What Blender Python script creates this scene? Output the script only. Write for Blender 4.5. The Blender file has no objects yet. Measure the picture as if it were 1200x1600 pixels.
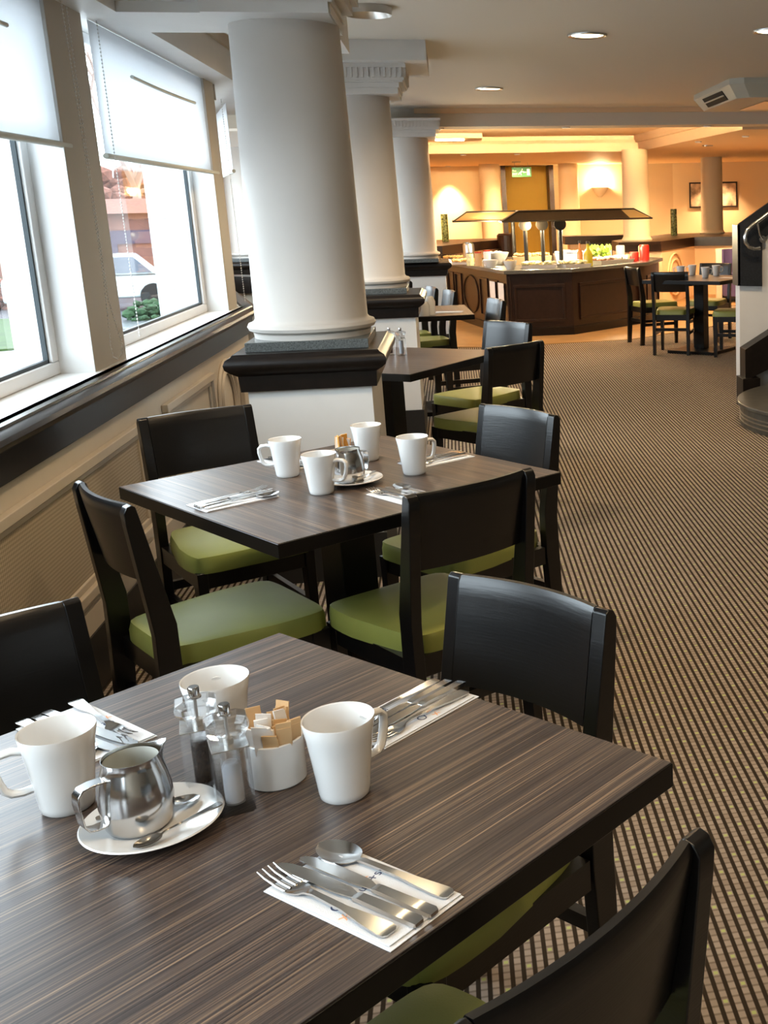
import bpy, bmesh, math, random
from mathutils import Vector, Matrix
PI = math.pi
C = bpy.context.scene.collection
sc = bpy.context.scene
random.seed(7)

# ------------------------------------------------------------ camera, world, exposure
HC = 1.48
pitch, roll, yaw = .232, -.0217, .1896
FPX, CXP, CYP = 1731.7, 1054.3, 727.7
cyw, syw, cp, sp = math.cos(yaw), math.sin(yaw), math.cos(pitch), math.sin(pitch)
Fw = Vector((syw*cp, cyw*cp, -sp)); Rt = Vector((cyw, -syw, 0)); Up = Rt.cross(Fw)
cr, sr = math.cos(roll), math.sin(roll)
R2 = cr*Rt + sr*Up; U2 = -sr*Rt + cr*Up
cam = bpy.data.cameras.new('camera'); camo = bpy.data.objects.new('camera', cam); C.objects.link(camo)
camo.matrix_world = Matrix(((R2.x, U2.x, -Fw.x, 0), (R2.y, U2.y, -Fw.y, 0), (R2.z, U2.z, -Fw.z, HC), (0, 0, 0, 1)))
cam.sensor_fit = 'VERTICAL'; cam.sensor_height = 24; cam.lens = FPX*24/1600
cam.shift_x = (600-CXP)/1600; cam.shift_y = (CYP-800)/1600
cam.clip_start = .05; cam.clip_end = 300
sc.camera = camo
sc.view_settings.view_transform = 'Standard'; sc.view_settings.look = 'None'
sc.view_settings.gamma = 1; sc.view_settings.use_curve_mapping = False
sc.view_settings.exposure = 0.72
try:
    sc.cycles.use_denoising = True
    sc.cycles.max_bounces = 8; sc.cycles.diffuse_bounces = 4; sc.cycles.glossy_bounces = 4
    sc.cycles.transmission_bounces = 8; sc.cycles.transparent_max_bounces = 12
    sc.cycles.caustics_refractive = False; sc.cycles.caustics_reflective = False
    sc.cycles.sample_clamp_indirect = 4
except Exception: pass

SKY = 7
world = bpy.data.worlds.new('overcast_sky'); sc.world = world; world.use_nodes = True
bg = world.node_tree.nodes['Background']; bg.inputs[0].default_value = (.82, .915, 1, 1); bg.inputs[1].default_value = SKY

def lamp(name, kind, loc, energy, color, size=.05, rot=(0, 0, 0), spot=2.6, blend=.6, size_y=None, parent=None):
    l = bpy.data.lights.new(name, kind); l.energy = energy; l.color = color
    if kind == 'AREA':
        l.size = size
        if size_y: l.shape = 'RECTANGLE'; l.size_y = size_y
    else: l.shadow_soft_size = size
    if kind == 'SPOT': l.spot_size = spot; l.spot_blend = blend
    o = bpy.data.objects.new(name, l); C.objects.link(o); o.location = loc; o.rotation_euler = rot
    if parent: o.parent = parent
    return o
WARM = (1, .74, .46); ORANGE = (1, .59, .29)

# sky portals in the window openings (they only guide sky light, they emit nothing of their own)
def portal(x, y0, y1, z0, z1, ang=0):
    o = lamp('window_portal', 'AREA', (x, (y0+y1)/2, (z0+z1)/2), 1, (1, 1, 1), y1-y0, (PI/2, 0, -PI/2+ang), size_y=z1-z0)
    o.data.cycles.is_portal = True
    return o

# ------------------------------------------------------------ mesh helpers
def nb(): return bmesh.new()
def obj(name, bm, mat=None, parent=None, loc=None, rz=None, smooth=False, bevel=0, seg=2):
    bmesh.ops.recalc_face_normals(bm, faces=bm.faces[:])
    me = bpy.data.meshes.new(name); bm.to_mesh(me); bm.free()
    o = bpy.data.objects.new(name, me); C.objects.link(o)
    if mat: me.materials.append(mat)
    if parent: o.parent = parent
    if loc: o.location = loc
    if rz is not None: o.rotation_euler = (0, 0, rz)
    if smooth or bevel:
        for p in me.polygons: p.use_smooth = True
        try: me.set_sharp_from_angle(angle=math.radians(38))
        except Exception: pass
    if bevel:
        m = o.modifiers.new('bevel', 'BEVEL'); m.width = bevel; m.segments = seg; m.limit_method = 'ANGLE'; m.angle_limit = math.radians(40)
        m.harden_normals = True
    return o
def thing(name, label, cat, loc=(0, 0, 0), rz=0, group=None):
    o = bpy.data.objects.new(name, None); C.objects.link(o); o.empty_display_size = .05
    o.location = loc; o.rotation_euler = (0, 0, rz)
    return tag(o, label, cat, group)
def tag(o, label, cat, group=None, kind=None):
    o['label'] = label; o['category'] = cat
    if group: o['group'] = group
    if kind: o['kind'] = kind
    return o
def struct(name, bm, mat, label, cat, **k):
    o = obj(name, bm, mat, **k); o['kind'] = 'structure'; o['label'] = label; o['category'] = cat
    return o
def kids(o): return [c for c in bpy.data.objects if c.parent == o]
def dup(root, loc, rz, label=None, group=None):
    def cp_(o, par):
        c = o.copy(); C.objects.link(c)
        if par: c.parent = par
        for ch in kids_of.get(o.name, []): cp_(ch, c)
        return c
    kids_of = {}
    for c in bpy.data.objects:
        if c.parent: kids_of.setdefault(c.parent.name, []).append(c)
    r = cp_(root, None); r.location = loc; r.rotation_euler = (0, 0, rz)
    if label: r['label'] = label
    if group: r['group'] = group
    return r
def prism(bm, pts, z0, z1, T=None):
    a = [bm.verts.new((x, y, z0)) for x, y in pts]; b = [bm.verts.new((x, y, z1)) for x, y in pts]
    n = len(pts); bm.faces.new(a[::-1]); bm.faces.new(b)
    for i in range(n): bm.faces.new((a[i], a[(i+1) % n], b[(i+1) % n], b[i]))
    if T is not None: bmesh.ops.transform(bm, matrix=T, verts=a+b)
    return bm
def box(bm, x0, x1, y0, y1, z0, z1, T=None): return prism(bm, [(x0, y0), (x1, y0), (x1, y1), (x0, y1)], z0, z1, T)
def hexa(bm, bot, top):
    a = [bm.verts.new(p) for p in bot]; b = [bm.verts.new(p) for p in top]; n = len(a)
    bm.faces.new(a[::-1]); bm.faces.new(b)
    for i in range(n): bm.faces.new((a[i], a[(i+1) % n], b[(i+1) % n], b[i]))
    return bm
def xprism(bm, pts, x0, x1):      # polygon in (y, z), extruded along x
    a = [(x0, y, z) for y, z in pts]; b = [(x1, y, z) for y, z in pts]
    return hexa(bm, a, b)
def lathe(bm, prof, seg=32, c=(0, 0), cap=True):
    rings = []
    for r, z in prof:
        if r < 1e-5: rings.append([bm.verts.new((c[0], c[1], z))])
        else: rings.append([bm.verts.new((c[0]+r*math.cos(2*PI*i/seg), c[1]+r*math.sin(2*PI*i/seg), z)) for i in range(seg)])
    for A, B in zip(rings, rings[1:]):
        for i in range(seg):
            j = (i+1) % seg
            if len(A) == 1 and len(B) == 1: continue
            if len(A) == 1: bm.faces.new((A[0], B[j], B[i]))
            elif len(B) == 1: bm.faces.new((A[i], A[j], B[0]))
            else: bm.faces.new((A[i], A[j], B[j], B[i]))
    if cap:
        for R_ in (rings[0], rings[-1]):
            if len(R_) > 2: bm.faces.new(R_)
    return bm
def tube(bm, pts, r, seg=8, ry=None, closed=False):
    pts = [Vector(p) for p in pts]; n = len(pts); rings = []
    up = Vector((0, 0, 1)); prev = None
    for i, p in enumerate(pts):
        if closed: t = pts[(i+1) % n]-pts[i-1]
        else: t = pts[min(i+1, n-1)]-pts[max(i-1, 0)]
        t.normalize()
        if prev is None:
            a = t.cross(up)
            if a.length < 1e-3: a = t.cross(Vector((1, 0, 0)))
            a.normalize()
        else:
            a = prev-t*prev.dot(t); a.normalize()
        prev = a; b = t.cross(a)
        rr = r[i] if isinstance(r, (list, tuple)) else r
        r2 = rr if ry is None else (ry[i] if isinstance(ry, (list, tuple)) else ry)
        rings.append([bm.verts.new(p+a*rr*math.cos(2*PI*k/seg)+b*r2*math.sin(2*PI*k/seg)) for k in range(seg)])
    m = n if closed else n-1
    for i in range(m):
        A, B = rings[i], rings[(i+1) % n]
        for k in range(seg): bm.faces.new((A[k], A[(k+1) % seg], B[(k+1) % seg], B[k]))
    if not closed: bm.faces.new(rings[0][::-1]); bm.faces.new(rings[-1])
    return bm
def rectsweep(bm, pts, w, h, closed=False):   # rectangular strap swept in the local XZ plane, width w along Y
    pts = [Vector(p) for p in pts]; n = len(pts); rings = []
    for i, p in enumerate(pts):
        t = pts[min(i+1, n-1)]-pts[max(i-1, 0)]; t.normalize()
        nrm = Vector((-t.z, 0, t.x))
        rings.append([bm.verts.new(p+Vector((0, sy*w/2, 0))+nrm*sz*h/2) for sy, sz in ((-1, -1), (1, -1), (1, 1), (-1, 1))])
    for A, B in zip(rings, rings[1:]):
        for k in range(4): bm.faces.new((A[k], A[(k+1) % 4], B[(k+1) % 4], B[k]))
    bm.faces.new(rings[0][::-1]); bm.faces.new(rings[-1])
    return bm
def rail_profile(bm, prof, p0, p1, nrm):  # profile (out, z) swept straight from p0 to p1; nrm = outward xy direction
    p0 = Vector((p0[0], p0[1], 0)); p1 = Vector((p1[0], p1[1], 0)); nv = Vector((nrm[0], nrm[1], 0)); nv.normalize()
    a = [p0+nv*o+Vector((0, 0, z)) for o, z in prof]; b = [p1+nv*o+Vector((0, 0, z)) for o, z in prof]
    return hexa(bm, a, b)
def ring_prism(bm, cx, cy, steps):  # stacked square mouldings: list of (half_x, half_y, z0, z1)
    for hx, hy, z0, z1 in steps: box(bm, cx-hx, cx+hx, cy-hy, cy+hy, z0, z1)
    return bm
def arc(cx, cz, r, a0, a1, n): return [(cx+r*math.cos(a0+(a1-a0)*i/n), cz+r*math.sin(a0+(a1-a0)*i/n)) for i in range(n+1)]

def to_mesh(o):                    # a text object becomes a plain mesh object
    bpy.context.view_layer.update()
    me = bpy.data.meshes.new_from_object(o.evaluated_get(bpy.context.evaluated_depsgraph_get()))
    n = bpy.data.objects.new(o.name, me); C.objects.link(n); n.parent = o.parent; n.location = o.location; n.rotation_euler = o.rotation_euler
    nm = o.name.split('.')[0]; bpy.data.objects.remove(o); n.name = nm
    return n
# ------------------------------------------------------------ materials
def mat(name, col, rough=.5, metal=0, spec=.5, trans=0, ior=1.45, emis=None, es=0, coat=0, bump=0, bscale=200, var=0, vscale=8):
    m = bpy.data.materials.new(name); m.use_nodes = True; nt = m.node_tree; b = nt.nodes['Principled BSDF']
    b.inputs['Base Color'].default_value = (*col, 1); b.inputs['Roughness'].default_value = rough
    b.inputs['Metallic'].default_value = metal; b.inputs['Specular IOR Level'].default_value = spec
    b.inputs['IOR'].default_value = ior
    if trans: b.inputs['Transmission Weight'].default_value = trans
    if coat: b.inputs['Coat Weight'].default_value = coat; b.inputs['Coat Roughness'].default_value = .08
    if emis: b.inputs['Emission Color'].default_value = (*emis, 1); b.inputs['Emission Strength'].default_value = es
    tc = nt.nodes.new('ShaderNodeTexCoord')
    if bump:
        n = nt.nodes.new('ShaderNodeTexNoise'); n.inputs['Scale'].default_value = bscale
        bp = nt.nodes.new('ShaderNodeBump'); bp.inputs['Strength'].default_value = bump; bp.inputs['Distance'].default_value = .002
        nt.links.new(tc.outputs['Object'], n.inputs['Vector']); nt.links.new(n.outputs['Fac'], bp.inputs['Height']); nt.links.new(bp.outputs['Normal'], b.inputs['Normal'])
    if var:
        n = nt.nodes.new('ShaderNodeTexNoise'); n.inputs['Scale'].default_value = vscale; n.inputs['Detail'].default_value = 4
        r = nt.nodes.new('ShaderNodeMapRange'); r.inputs[1].default_value = .3; r.inputs[2].default_value = .7
        r.inputs[3].default_value = 1-var; r.inputs[4].default_value = 1+var
        mx = nt.nodes.new('ShaderNodeVectorMath'); mx.operation = 'SCALE'; mx.inputs[0].default_value = col
        nt.links.new(tc.outputs['Object'], n.inputs['Vector']); nt.links.new(n.outputs['Fac'], r.inputs[0]); nt.links.new(r.outputs[0], mx.inputs['Scale']); nt.links.new(mx.outputs[0], b.inputs['Base Color'])
    return m
M = {}
M['cream'] = mat('cream_paint', (.56, .50, .41), .55, var=.03)
M['panel'] = mat('panel_paint', (.54, .47, .38), .5, var=.03)
M['white'] = mat('white_paint', (.68, .67, .65), .5, var=.02)
M['column'] = mat('column_plaster', (.61, .575, .535), .6, var=.03, vscale=3)
M['pier'] = mat('pier_paint', (.42, .37, .30), .6)
M['ceil'] = mat('ceiling_paint', (.74, .70, .62), .7)
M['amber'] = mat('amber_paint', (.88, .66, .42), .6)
M['sillw'] = mat('sill_gloss', (.62, .62, .61), .25)
M['frame'] = mat('window_frame_white', (.72, .72, .72), .35)
M['gasket'] = mat('gasket_black', (.02, .03, .035), .5)
M['darkwood'] = mat('dark_stained_oak', (.009, .006, .0045), .36, spec=.3, var=.3, vscale=30)
M['buffetwood'] = mat('buffet_mahogany', (.020, .009, .0055), .32, var=.25, vscale=20)
M['granite'] = mat('grey_granite', (.09, .10, .10), .25, var=.5, vscale=180)
M['blackpaint'] = mat('black_skirting', (.015, .014, .013), .4)
M['porcelain'] = mat('white_porcelain', (.74, .735, .72), .12, coat=.6)
M['steel'] = mat('stainless_steel', (.58, .57, .56), .15, metal=1)
M['steel_brushed'] = mat('brushed_steel', (.6, .58, .55), .28, metal=1)
M['glass'] = mat('clear_acrylic', (1, 1, 1), .02, trans=1, ior=1.49)
def acrylic():
    m = M['glass']; nt = m.node_tree; b = nt.nodes['Principled BSDF']; o = nt.nodes['Material Output']
    t = nt.nodes.new('ShaderNodeBsdfTransparent'); t.inputs[0].default_value = (.97, .98, .99, 1); mx = nt.nodes.new('ShaderNodeMixShader'); mx.inputs[0].default_value = .38
    nt.links.new(t.outputs[0], mx.inputs[1]); nt.links.new(b.outputs[0], mx.inputs[2]); nt.links.new(mx.outputs[0], o.inputs[0])
acrylic()
M['jug_inner_sheen'] = mat('painted_jug_sheen', (.55, .54, .48), .45)  # pale non-metal colour paints in the bright reflection inside the steel jug
M['hoodamber'] = mat('amber_hood_end', (.42, .30, .13), .25)
M['salt'] = mat('salt_grains', (.85, .85, .88), .8)
M['paper'] = mat('napkin_paper', (.72, .73, .75), .8, bump=.3, bscale=600)
M['kraft'] = mat('kraft_paper', (.62, .40, .20), .7)
M['sachet'] = mat('white_sachet_paper', (.82, .80, .78), .7)
M['orange'] = mat('orange_foil', (.8, .38, .06), .3)
M['ink'] = mat('blue_ink', (.06, .07, .13), .7)
M['inko'] = mat('orange_ink', (.85, .45, .25), .7)
M['slate'] = mat('dark_slate_laminate', (.018, .020, .024), .35, var=.3, vscale=90)
M['rubber'] = mat('black_void', (.006, .006, .006), .8)
M['purple'] = mat('purple_velvet', (.10, .08, .22), .8)
M['tubcream'] = mat('cream_upholstery', (.80, .72, .58), .7)
M['red'] = mat('red_jelly', (.55, .03, .02), .15)
M['olive'] = mat('olive_recess_paint', (.55, .38, .04), .6)
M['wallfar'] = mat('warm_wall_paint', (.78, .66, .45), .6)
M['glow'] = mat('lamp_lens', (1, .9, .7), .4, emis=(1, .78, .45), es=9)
M['exitgreen'] = mat('exit_sign_green', (.02, .16, .05), .4, emis=(.03, .35, .10), es=.2)
M['exitwhite'] = mat('exit_sign_white', (.8, .8, .6), .4, emis=(.9, .9, .5), es=.5)
M['chrome'] = mat('satin_handrail', (.75, .74, .72), .22, metal=1)
M['bronze'] = mat('bronze_hood', (.014, .010, .006), .4)
M['amberglass'] = mat('amber_hood_panel', (.45, .26, .10), .2, spec=.6)
M['oil'] = mat('olive_oil_glass', (.55, .50, .04), .1, trans=.15)
M['rose'] = mat('rose_vinegar_glass', (.75, .32, .12), .1, trans=.15)
M['cork'] = mat('cork_black', (.03, .025, .02), .6)
M['bread'] = mat('bread_crust', (.70, .42, .16), .7, var=.3, vscale=60)
M['leaf'] = mat('salad_leaves', (.28, .42, .05), .5, var=.4, vscale=50)
M['acgrey'] = mat('ac_plastic', (.55, .56, .50), .5)

def wood_top():
    m = bpy.data.materials.new('zebrano_laminate'); m.use_nodes = True; nt = m.node_tree; b = nt.nodes['Principled BSDF']
    tc = nt.nodes.new('ShaderNodeTexCoord'); mp = nt.nodes.new('ShaderNodeMapping'); mp.inputs['Scale'].default_value = (215, 1.0, 1)
    nt.links.new(tc.outputs['Object'], mp.inputs[0])
    n1 = nt.nodes.new('ShaderNodeTexNoise'); n1.inputs['Scale'].default_value = 1.6; n1.inputs['Detail'].default_value = 6; n1.inputs['Roughness'].default_value = .72
    mp2 = nt.nodes.new('ShaderNodeMapping'); mp2.inputs['Scale'].default_value = (26, .5, 1)
    nt.links.new(tc.outputs['Object'], mp2.inputs[0])
    n2 = nt.nodes.new('ShaderNodeTexNoise'); n2.inputs['Scale'].default_value = 1.3; n2.inputs['Detail'].default_value = 3
    nt.links.new(mp.outputs[0], n1.inputs['Vector']); nt.links.new(mp2.outputs[0], n2.inputs['Vector'])
    r1 = nt.nodes.new('ShaderNodeValToRGB'); e = r1.color_ramp.elements
    e[0].position = .36; e[0].color = (.020, .014, .012, 1); e[1].position = .71; e[1].color = (.36, .245, .155, 1)
    k = e.new(.47); k.color = (.048, .035, .031, 1); k = e.new(.545); k.color = (.088, .062, .048, 1); k = e.new(.61); k.color = (.16, .108, .070, 1)
    mx = nt.nodes.new('ShaderNodeMath'); mx.operation = 'MULTIPLY_ADD'; mx.inputs[1].default_value = .22; mx.inputs[2].default_value = -.11
    ad = nt.nodes.new('ShaderNodeMath'); ad.operation = 'ADD'
    nt.links.new(n2.outputs['Fac'], mx.inputs[0]); nt.links.new(mx.outputs[0], ad.inputs[0]); nt.links.new(n1.outputs['Fac'], ad.inputs[1])
    nt.links.new(ad.outputs[0], r1.inputs[0]); nt.links.new(r1.outputs[0], b.inputs['Base Color'])
    b.inputs['Roughness'].default_value = .30; b.inputs['Specular IOR Level'].default_value = .5
    bp = nt.nodes.new('ShaderNodeBump'); bp.inputs['Strength'].default_value = .15; bp.inputs['Distance'].default_value = .0005
    nt.links.new(n1.outputs['Fac'], bp.inputs['Height']); nt.links.new(bp.outputs['Normal'], b.inputs['Normal'])
    return m
M['zebra'] = wood_top()
M['tabledge'] = mat('black_table_edge', (.003, .0025, .002), .32, spec=.35)

def chair_wood(name, col, rough):
    m = bpy.data.materials.new(name); m.use_nodes = True; nt = m.node_tree; b = nt.nodes['Principled BSDF']
    tc = nt.nodes.new('ShaderNodeTexCoord'); mp = nt.nodes.new('ShaderNodeMapping'); mp.inputs['Scale'].default_value = (6, 60, 160)
    n = nt.nodes.new('ShaderNodeTexNoise'); n.inputs['Scale'].default_value = 1.5; n.inputs['Detail'].default_value = 3
    nt.links.new(tc.outputs['Object'], mp.inputs[0]); nt.links.new(mp.outputs[0], n.inputs['Vector'])
    bp = nt.nodes.new('ShaderNodeBump'); bp.inputs['Strength'].default_value = .35; bp.inputs['Distance'].default_value = .0006
    nt.links.new(n.outputs['Fac'], bp.inputs['Height']); nt.links.new(bp.outputs['Normal'], b.inputs['Normal'])
    b.inputs['Base Color'].default_value = (*col, 1); b.inputs['Roughness'].default_value = rough; b.inputs['Specular IOR Level'].default_value = .55
    return m
M['chair'] = chair_wood('wenge_stained_chair', (.0025, .0022, .0024), .28)
M['seat'] = mat('olive_green_leather', (.225, .24, .055), .36, spec=.5, bump=.15, bscale=350, var=.06)

def carpet():
    m = bpy.data.materials.new('striped_carpet'); m.use_nodes = True; nt = m.node_tree; b = nt.nodes['Principled BSDF']
    def math_(op, a, b_=None, c=None):
        n = nt.nodes.new('ShaderNodeMath'); n.operation = op
        for i, v in enumerate((a, b_, c)):
            if v is None: continue
            if isinstance(v, (int, float)): n.inputs[i].default_value = v
            else: nt.links.new(v, n.inputs[i])
        return n.outputs[0]
    tc = nt.nodes.new('ShaderNodeTexCoord'); s = nt.nodes.new('ShaderNodeSeparateXYZ'); nt.links.new(tc.outputs['Object'], s.inputs[0])
    P = .0225; Q = .0205
    u = math_('DIVIDE', s.outputs[0], P); i = math_('FLOOR', u); fu = math_('SUBTRACT', u, i)
    du = math_('ABSOLUTE', math_('SUBTRACT', fu, .5))
    dark = math_('SMOOTH_MIN', 1, 1, 0)
    mr = nt.nodes.new('ShaderNodeMapRange'); mr.interpolation_type = 'SMOOTHSTEP'; nt.links.new(du, mr.inputs[0]); mr.inputs[1].default_value = .24; mr.inputs[2].default_value = .34
    v = math_('DIVIDE', s.outputs[1], Q); j = math_('FLOOR', v); fv = math_('SUBTRACT', v, j)
    dv = math_('ABSOLUTE', math_('SUBTRACT', fv, .5))
    mv = nt.nodes.new('ShaderNodeMapRange'); mv.interpolation_type = 'SMOOTHSTEP'; nt.links.new(dv, mv.inputs[0]); mv.inputs[1].default_value = .28; mv.inputs[2].default_value = .46
    # light block colour with slight variation
    wn = nt.nodes.new('ShaderNodeTexWhiteNoise'); wn.noise_dimensions = '2D'; cb = nt.nodes.new('ShaderNodeCombineXYZ'); nt.links.new(i, cb.inputs[0]); nt.links.new(j, cb.inputs[1]); nt.links.new(cb.outputs[0], wn.inputs[0])
    def mixc(f, a, b_):
        n = nt.nodes.new('ShaderNodeMix'); n.data_type = 'RGBA'
        if isinstance(f, (int, float)): n.inputs[0].default_value = f
        else: nt.links.new(f, n.inputs[0])
        for k, vv in ((6, a), (7, b_)):
            if isinstance(vv, tuple): n.inputs[k].default_value = (*vv, 1)
            else: nt.links.new(vv, n.inputs[k])
        return n.outputs[2]
    light = mixc(wn.outputs[0], (.30, .238, .188), (.38, .31, .25))
    light = mixc(math_('MULTIPLY', mv.outputs[0], .7), light, (.15, .112, .082))
    # green-gold dots: even stripes, every fourth block, shifted from stripe to stripe
    ev = math_('LESS_THAN', math_('MODULO', math_('ADD', i, 20000), 2), .5)
    ph = math_('FLOOR', math_('MULTIPLY', i, .82))
    dj = math_('LESS_THAN', math_('MODULO', math_('ADD', math_('ADD', j, ph), 40000), 4), .5)
    dot = math_('MULTIPLY', math_('MULTIPLY', ev, dj), math_('LESS_THAN', dv, .22))
    dot = math_('MULTIPLY', dot, math_('LESS_THAN', du, .19))
    light = mixc(math_('MULTIPLY', dot, .85), light, (.46, .52, .18))
    col = mixc(mr.outputs[0], light, (.034, .024, .015))
    nt.links.new(col, b.inputs['Base Color']); b.inputs['Roughness'].default_value = .95; b.inputs['Specular IOR Level'].default_value = .1
    return m
M['carpet'] = carpet()
def blind_mat():
    m = bpy.data.materials.new('white_blind_fabric'); m.use_nodes = True; nt = m.node_tree; nt.nodes.clear()
    o = nt.nodes.new('ShaderNodeOutputMaterial'); mx = nt.nodes.new('ShaderNodeMixShader'); mx.inputs[0].default_value = .55
    d = nt.nodes.new('ShaderNodeBsdfDiffuse'); d.inputs[0].default_value = (.86, .87, .88, 1)
    t = nt.nodes.new('ShaderNodeBsdfTranslucent'); t.inputs[0].default_value = (.80, .82, .84, 1)
    w = nt.nodes.new('ShaderNodeTexNoise'); w.inputs['Scale'].default_value = 900
    bp = nt.nodes.new('ShaderNodeBump'); bp.inputs['Strength'].default_value = .1; nt.links.new(w.outputs['Fac'], bp.inputs['Height']); nt.links.new(bp.outputs[0], d.inputs['Normal'])
    nt.links.new(d.outputs[0], mx.inputs[1]); nt.links.new(t.outputs[0], mx.inputs[2]); nt.links.new(mx.outputs[0], o.inputs[0])
    return m
M['blind'] = blind_mat()
def pane_mat():
    m = bpy.data.materials.new('window_pane'); m.use_nodes = True; nt = m.node_tree; nt.nodes.clear()
    o = nt.nodes.new('ShaderNodeOutputMaterial'); mx = nt.nodes.new('ShaderNodeMixShader')
    f = nt.nodes.new('ShaderNodeFresnel'); f.inputs[0].default_value = 1.35
    g = nt.nodes.new('ShaderNodeBsdfGlossy'); g.inputs['Roughness'].default_value = .02; t = nt.nodes.new('ShaderNodeBsdfTransparent'); t.inputs[0].default_value = (.92, .94, .94, 1)
    ge = nt.nodes.new('ShaderNodeNewGeometry'); k = nt.nodes.new('ShaderNodeMath'); k.operation = 'MULTIPLY_ADD'; k.inputs[1].default_value = -1; k.inputs[2].default_value = 1; nt.links.new(ge.outputs['Backfacing'], k.inputs[0])
    k2 = nt.nodes.new('ShaderNodeMath'); k2.operation = 'MULTIPLY'; nt.links.new(k.outputs[0], k2.inputs[0]); nt.links.new(f.outputs[0], k2.inputs[1])
    nt.links.new(k2.outputs[0], mx.inputs[0]); nt.links.new(t.outputs[0], mx.inputs[1]); nt.links.new(g.outputs[0], mx.inputs[2]); nt.links.new(mx.outputs[0], o.inputs[0])
    return m
M['pane'] = pane_mat()
def weave(name, c1, c2, sc_):
    m = bpy.data.materials.new(name); m.use_nodes = True; nt = m.node_tree; b = nt.nodes['Principled BSDF']
    tc = nt.nodes.new('ShaderNodeTexCoord'); w = nt.nodes.new('ShaderNodeTexChecker'); w.inputs['Scale'].default_value = sc_
    w.inputs[1].default_value = (*c1, 1); w.inputs[2].default_value = (*c2, 1)
    mp = nt.nodes.new('ShaderNodeMapping'); mp.inputs['Rotation'].default_value = (PI/4, 0, 0)
    nt.links.new(tc.outputs['Object'], mp.inputs[0]); nt.links.new(mp.outputs[0], w.inputs[0]); nt.links.new(w.outputs[0], b.inputs['Base Color']); b.inputs['Roughness'].default_value = .7
    return m
M['cane'] = weave('cane_mesh_grille', (.46, .38, .28), (.29, .235, .165), 120)
M['pepper'] = mat('peppercorns', (.05, .03, .02), .6, bump=1, bscale=300, var=.8, vscale=260)
M['lawn'] = mat('lawn_grass', (.022, .045, .008), .9, var=.4, vscale=6)
M['asphalt'] = mat('wet_driveway', (.07, .075, .085), .25, var=.25, vscale=.6)
M['paving'] = mat('pale_paving', (.30, .30, .31), .5, var=.1)
M['brick'] = mat('red_brick', (.13, .055, .04), .8, var=.15, vscale=3)
M['roofp'] = mat('slate_band', (.04, .028, .05), .7)
M['bush_r'] = mat('russet_foliage', (.12, .045, .03), .9, var=.5, vscale=12)
M['bush_g'] = mat('dark_hedge_foliage', (.02, .05, .02), .9, var=.5, vscale=9)
M['bark'] = mat('bare_bark', (.22, .15, .12), .9)
M['car'] = mat('white_car_paint', (.30, .33, .34), .2, coat=.5)
M['carglass'] = mat('car_window', (.03, .04, .06), .1)

# ------------------------------------------------------------ room shell
XW = -1.211                       # dado wall face
ZR0, ZR1 = .80, .944              # dark dado rail
CEIL = 2.477; SOF = 2.185
YN = -3.0                          # wall behind the camera
LEFT = [(-1.46, YN), (-1.46, 6.95), (-1.92, 8.80), (-3.62, 17.0), (-3.62, 23.4)]
bm = nb(); prism(bm, LEFT+[(8.5, 23.4), (8.5, YN)], -.12, 0)
struct('floor', bm, M['carpet'], 'brown and tan striped carpet floor with small green dots', 'floor')
M['lino'] = mat('buffet_floor_vinyl', (.42, .27, .12), .35, var=.15, vscale=4)
bm = nb(); prism(bm, [(-.55, 12.55), (.35, 12.2), (1.9, 12.35), (3.4, 13.6), (3.9, 16.0), (8.4, 15.6), (8.4, 23), (-3.4, 23), (-3.4, 17.2), (-1, 16.2)], .0, .006)
struct('trim_1', bm, M['lino'], 'smooth tan floor around the buffet island', 'floor')

# main ceiling with hole-free slab, window-side lowered soffit grid
bm = nb(); prism(bm, [(-1.46, YN), (-1.46, 6.95), (-1.92, 8.80), (-2.60, 12.1), (8.5, 12.1), (8.5, YN)], CEIL, CEIL+.1)
struct('ceiling', bm, M['ceil'], 'plain beige main ceiling over the dining tables', 'ceiling')
bm = nb(); prism(bm, [(-1.46, YN), (-1.46, 6.95), (-1.92, 8.80), (-1.92, 9.0), (-1.12, 9.0), (-1.12, YN)], SOF, CEIL)                      # strip along windows
box(bm, -1.12, -.385, 4.50, 4.98, SOF, CEIL); box(bm, -.80, -.41, 4.98, 5.60, SOF, CEIL)
struct('trim_2', bm, M['white'], 'white lowered soffit along the windows with cross beam to the near column', 'soffit')
bm = nb()
for k, (o, z0, z1) in enumerate(((.035, 2.40, 2.477), (.06, 2.43, 2.477), (.018, 2.34, 2.40))):
    box(bm, -1.12, -1.12+o, YN, 4.5, z0, z1); box(bm, -1.12, -1.12+o, 4.98, 9.0, z0, z1)
    box(bm, -1.12, -.385, 4.5-o, 4.5, z0, z1); box(bm, -1.12, -.41, 4.98, 4.98+o, z0, z1)
struct('trim_3', bm, M['cream'], 'stepped cornice moulding inside the ceiling coffers by the windows', 'moulding')

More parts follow.
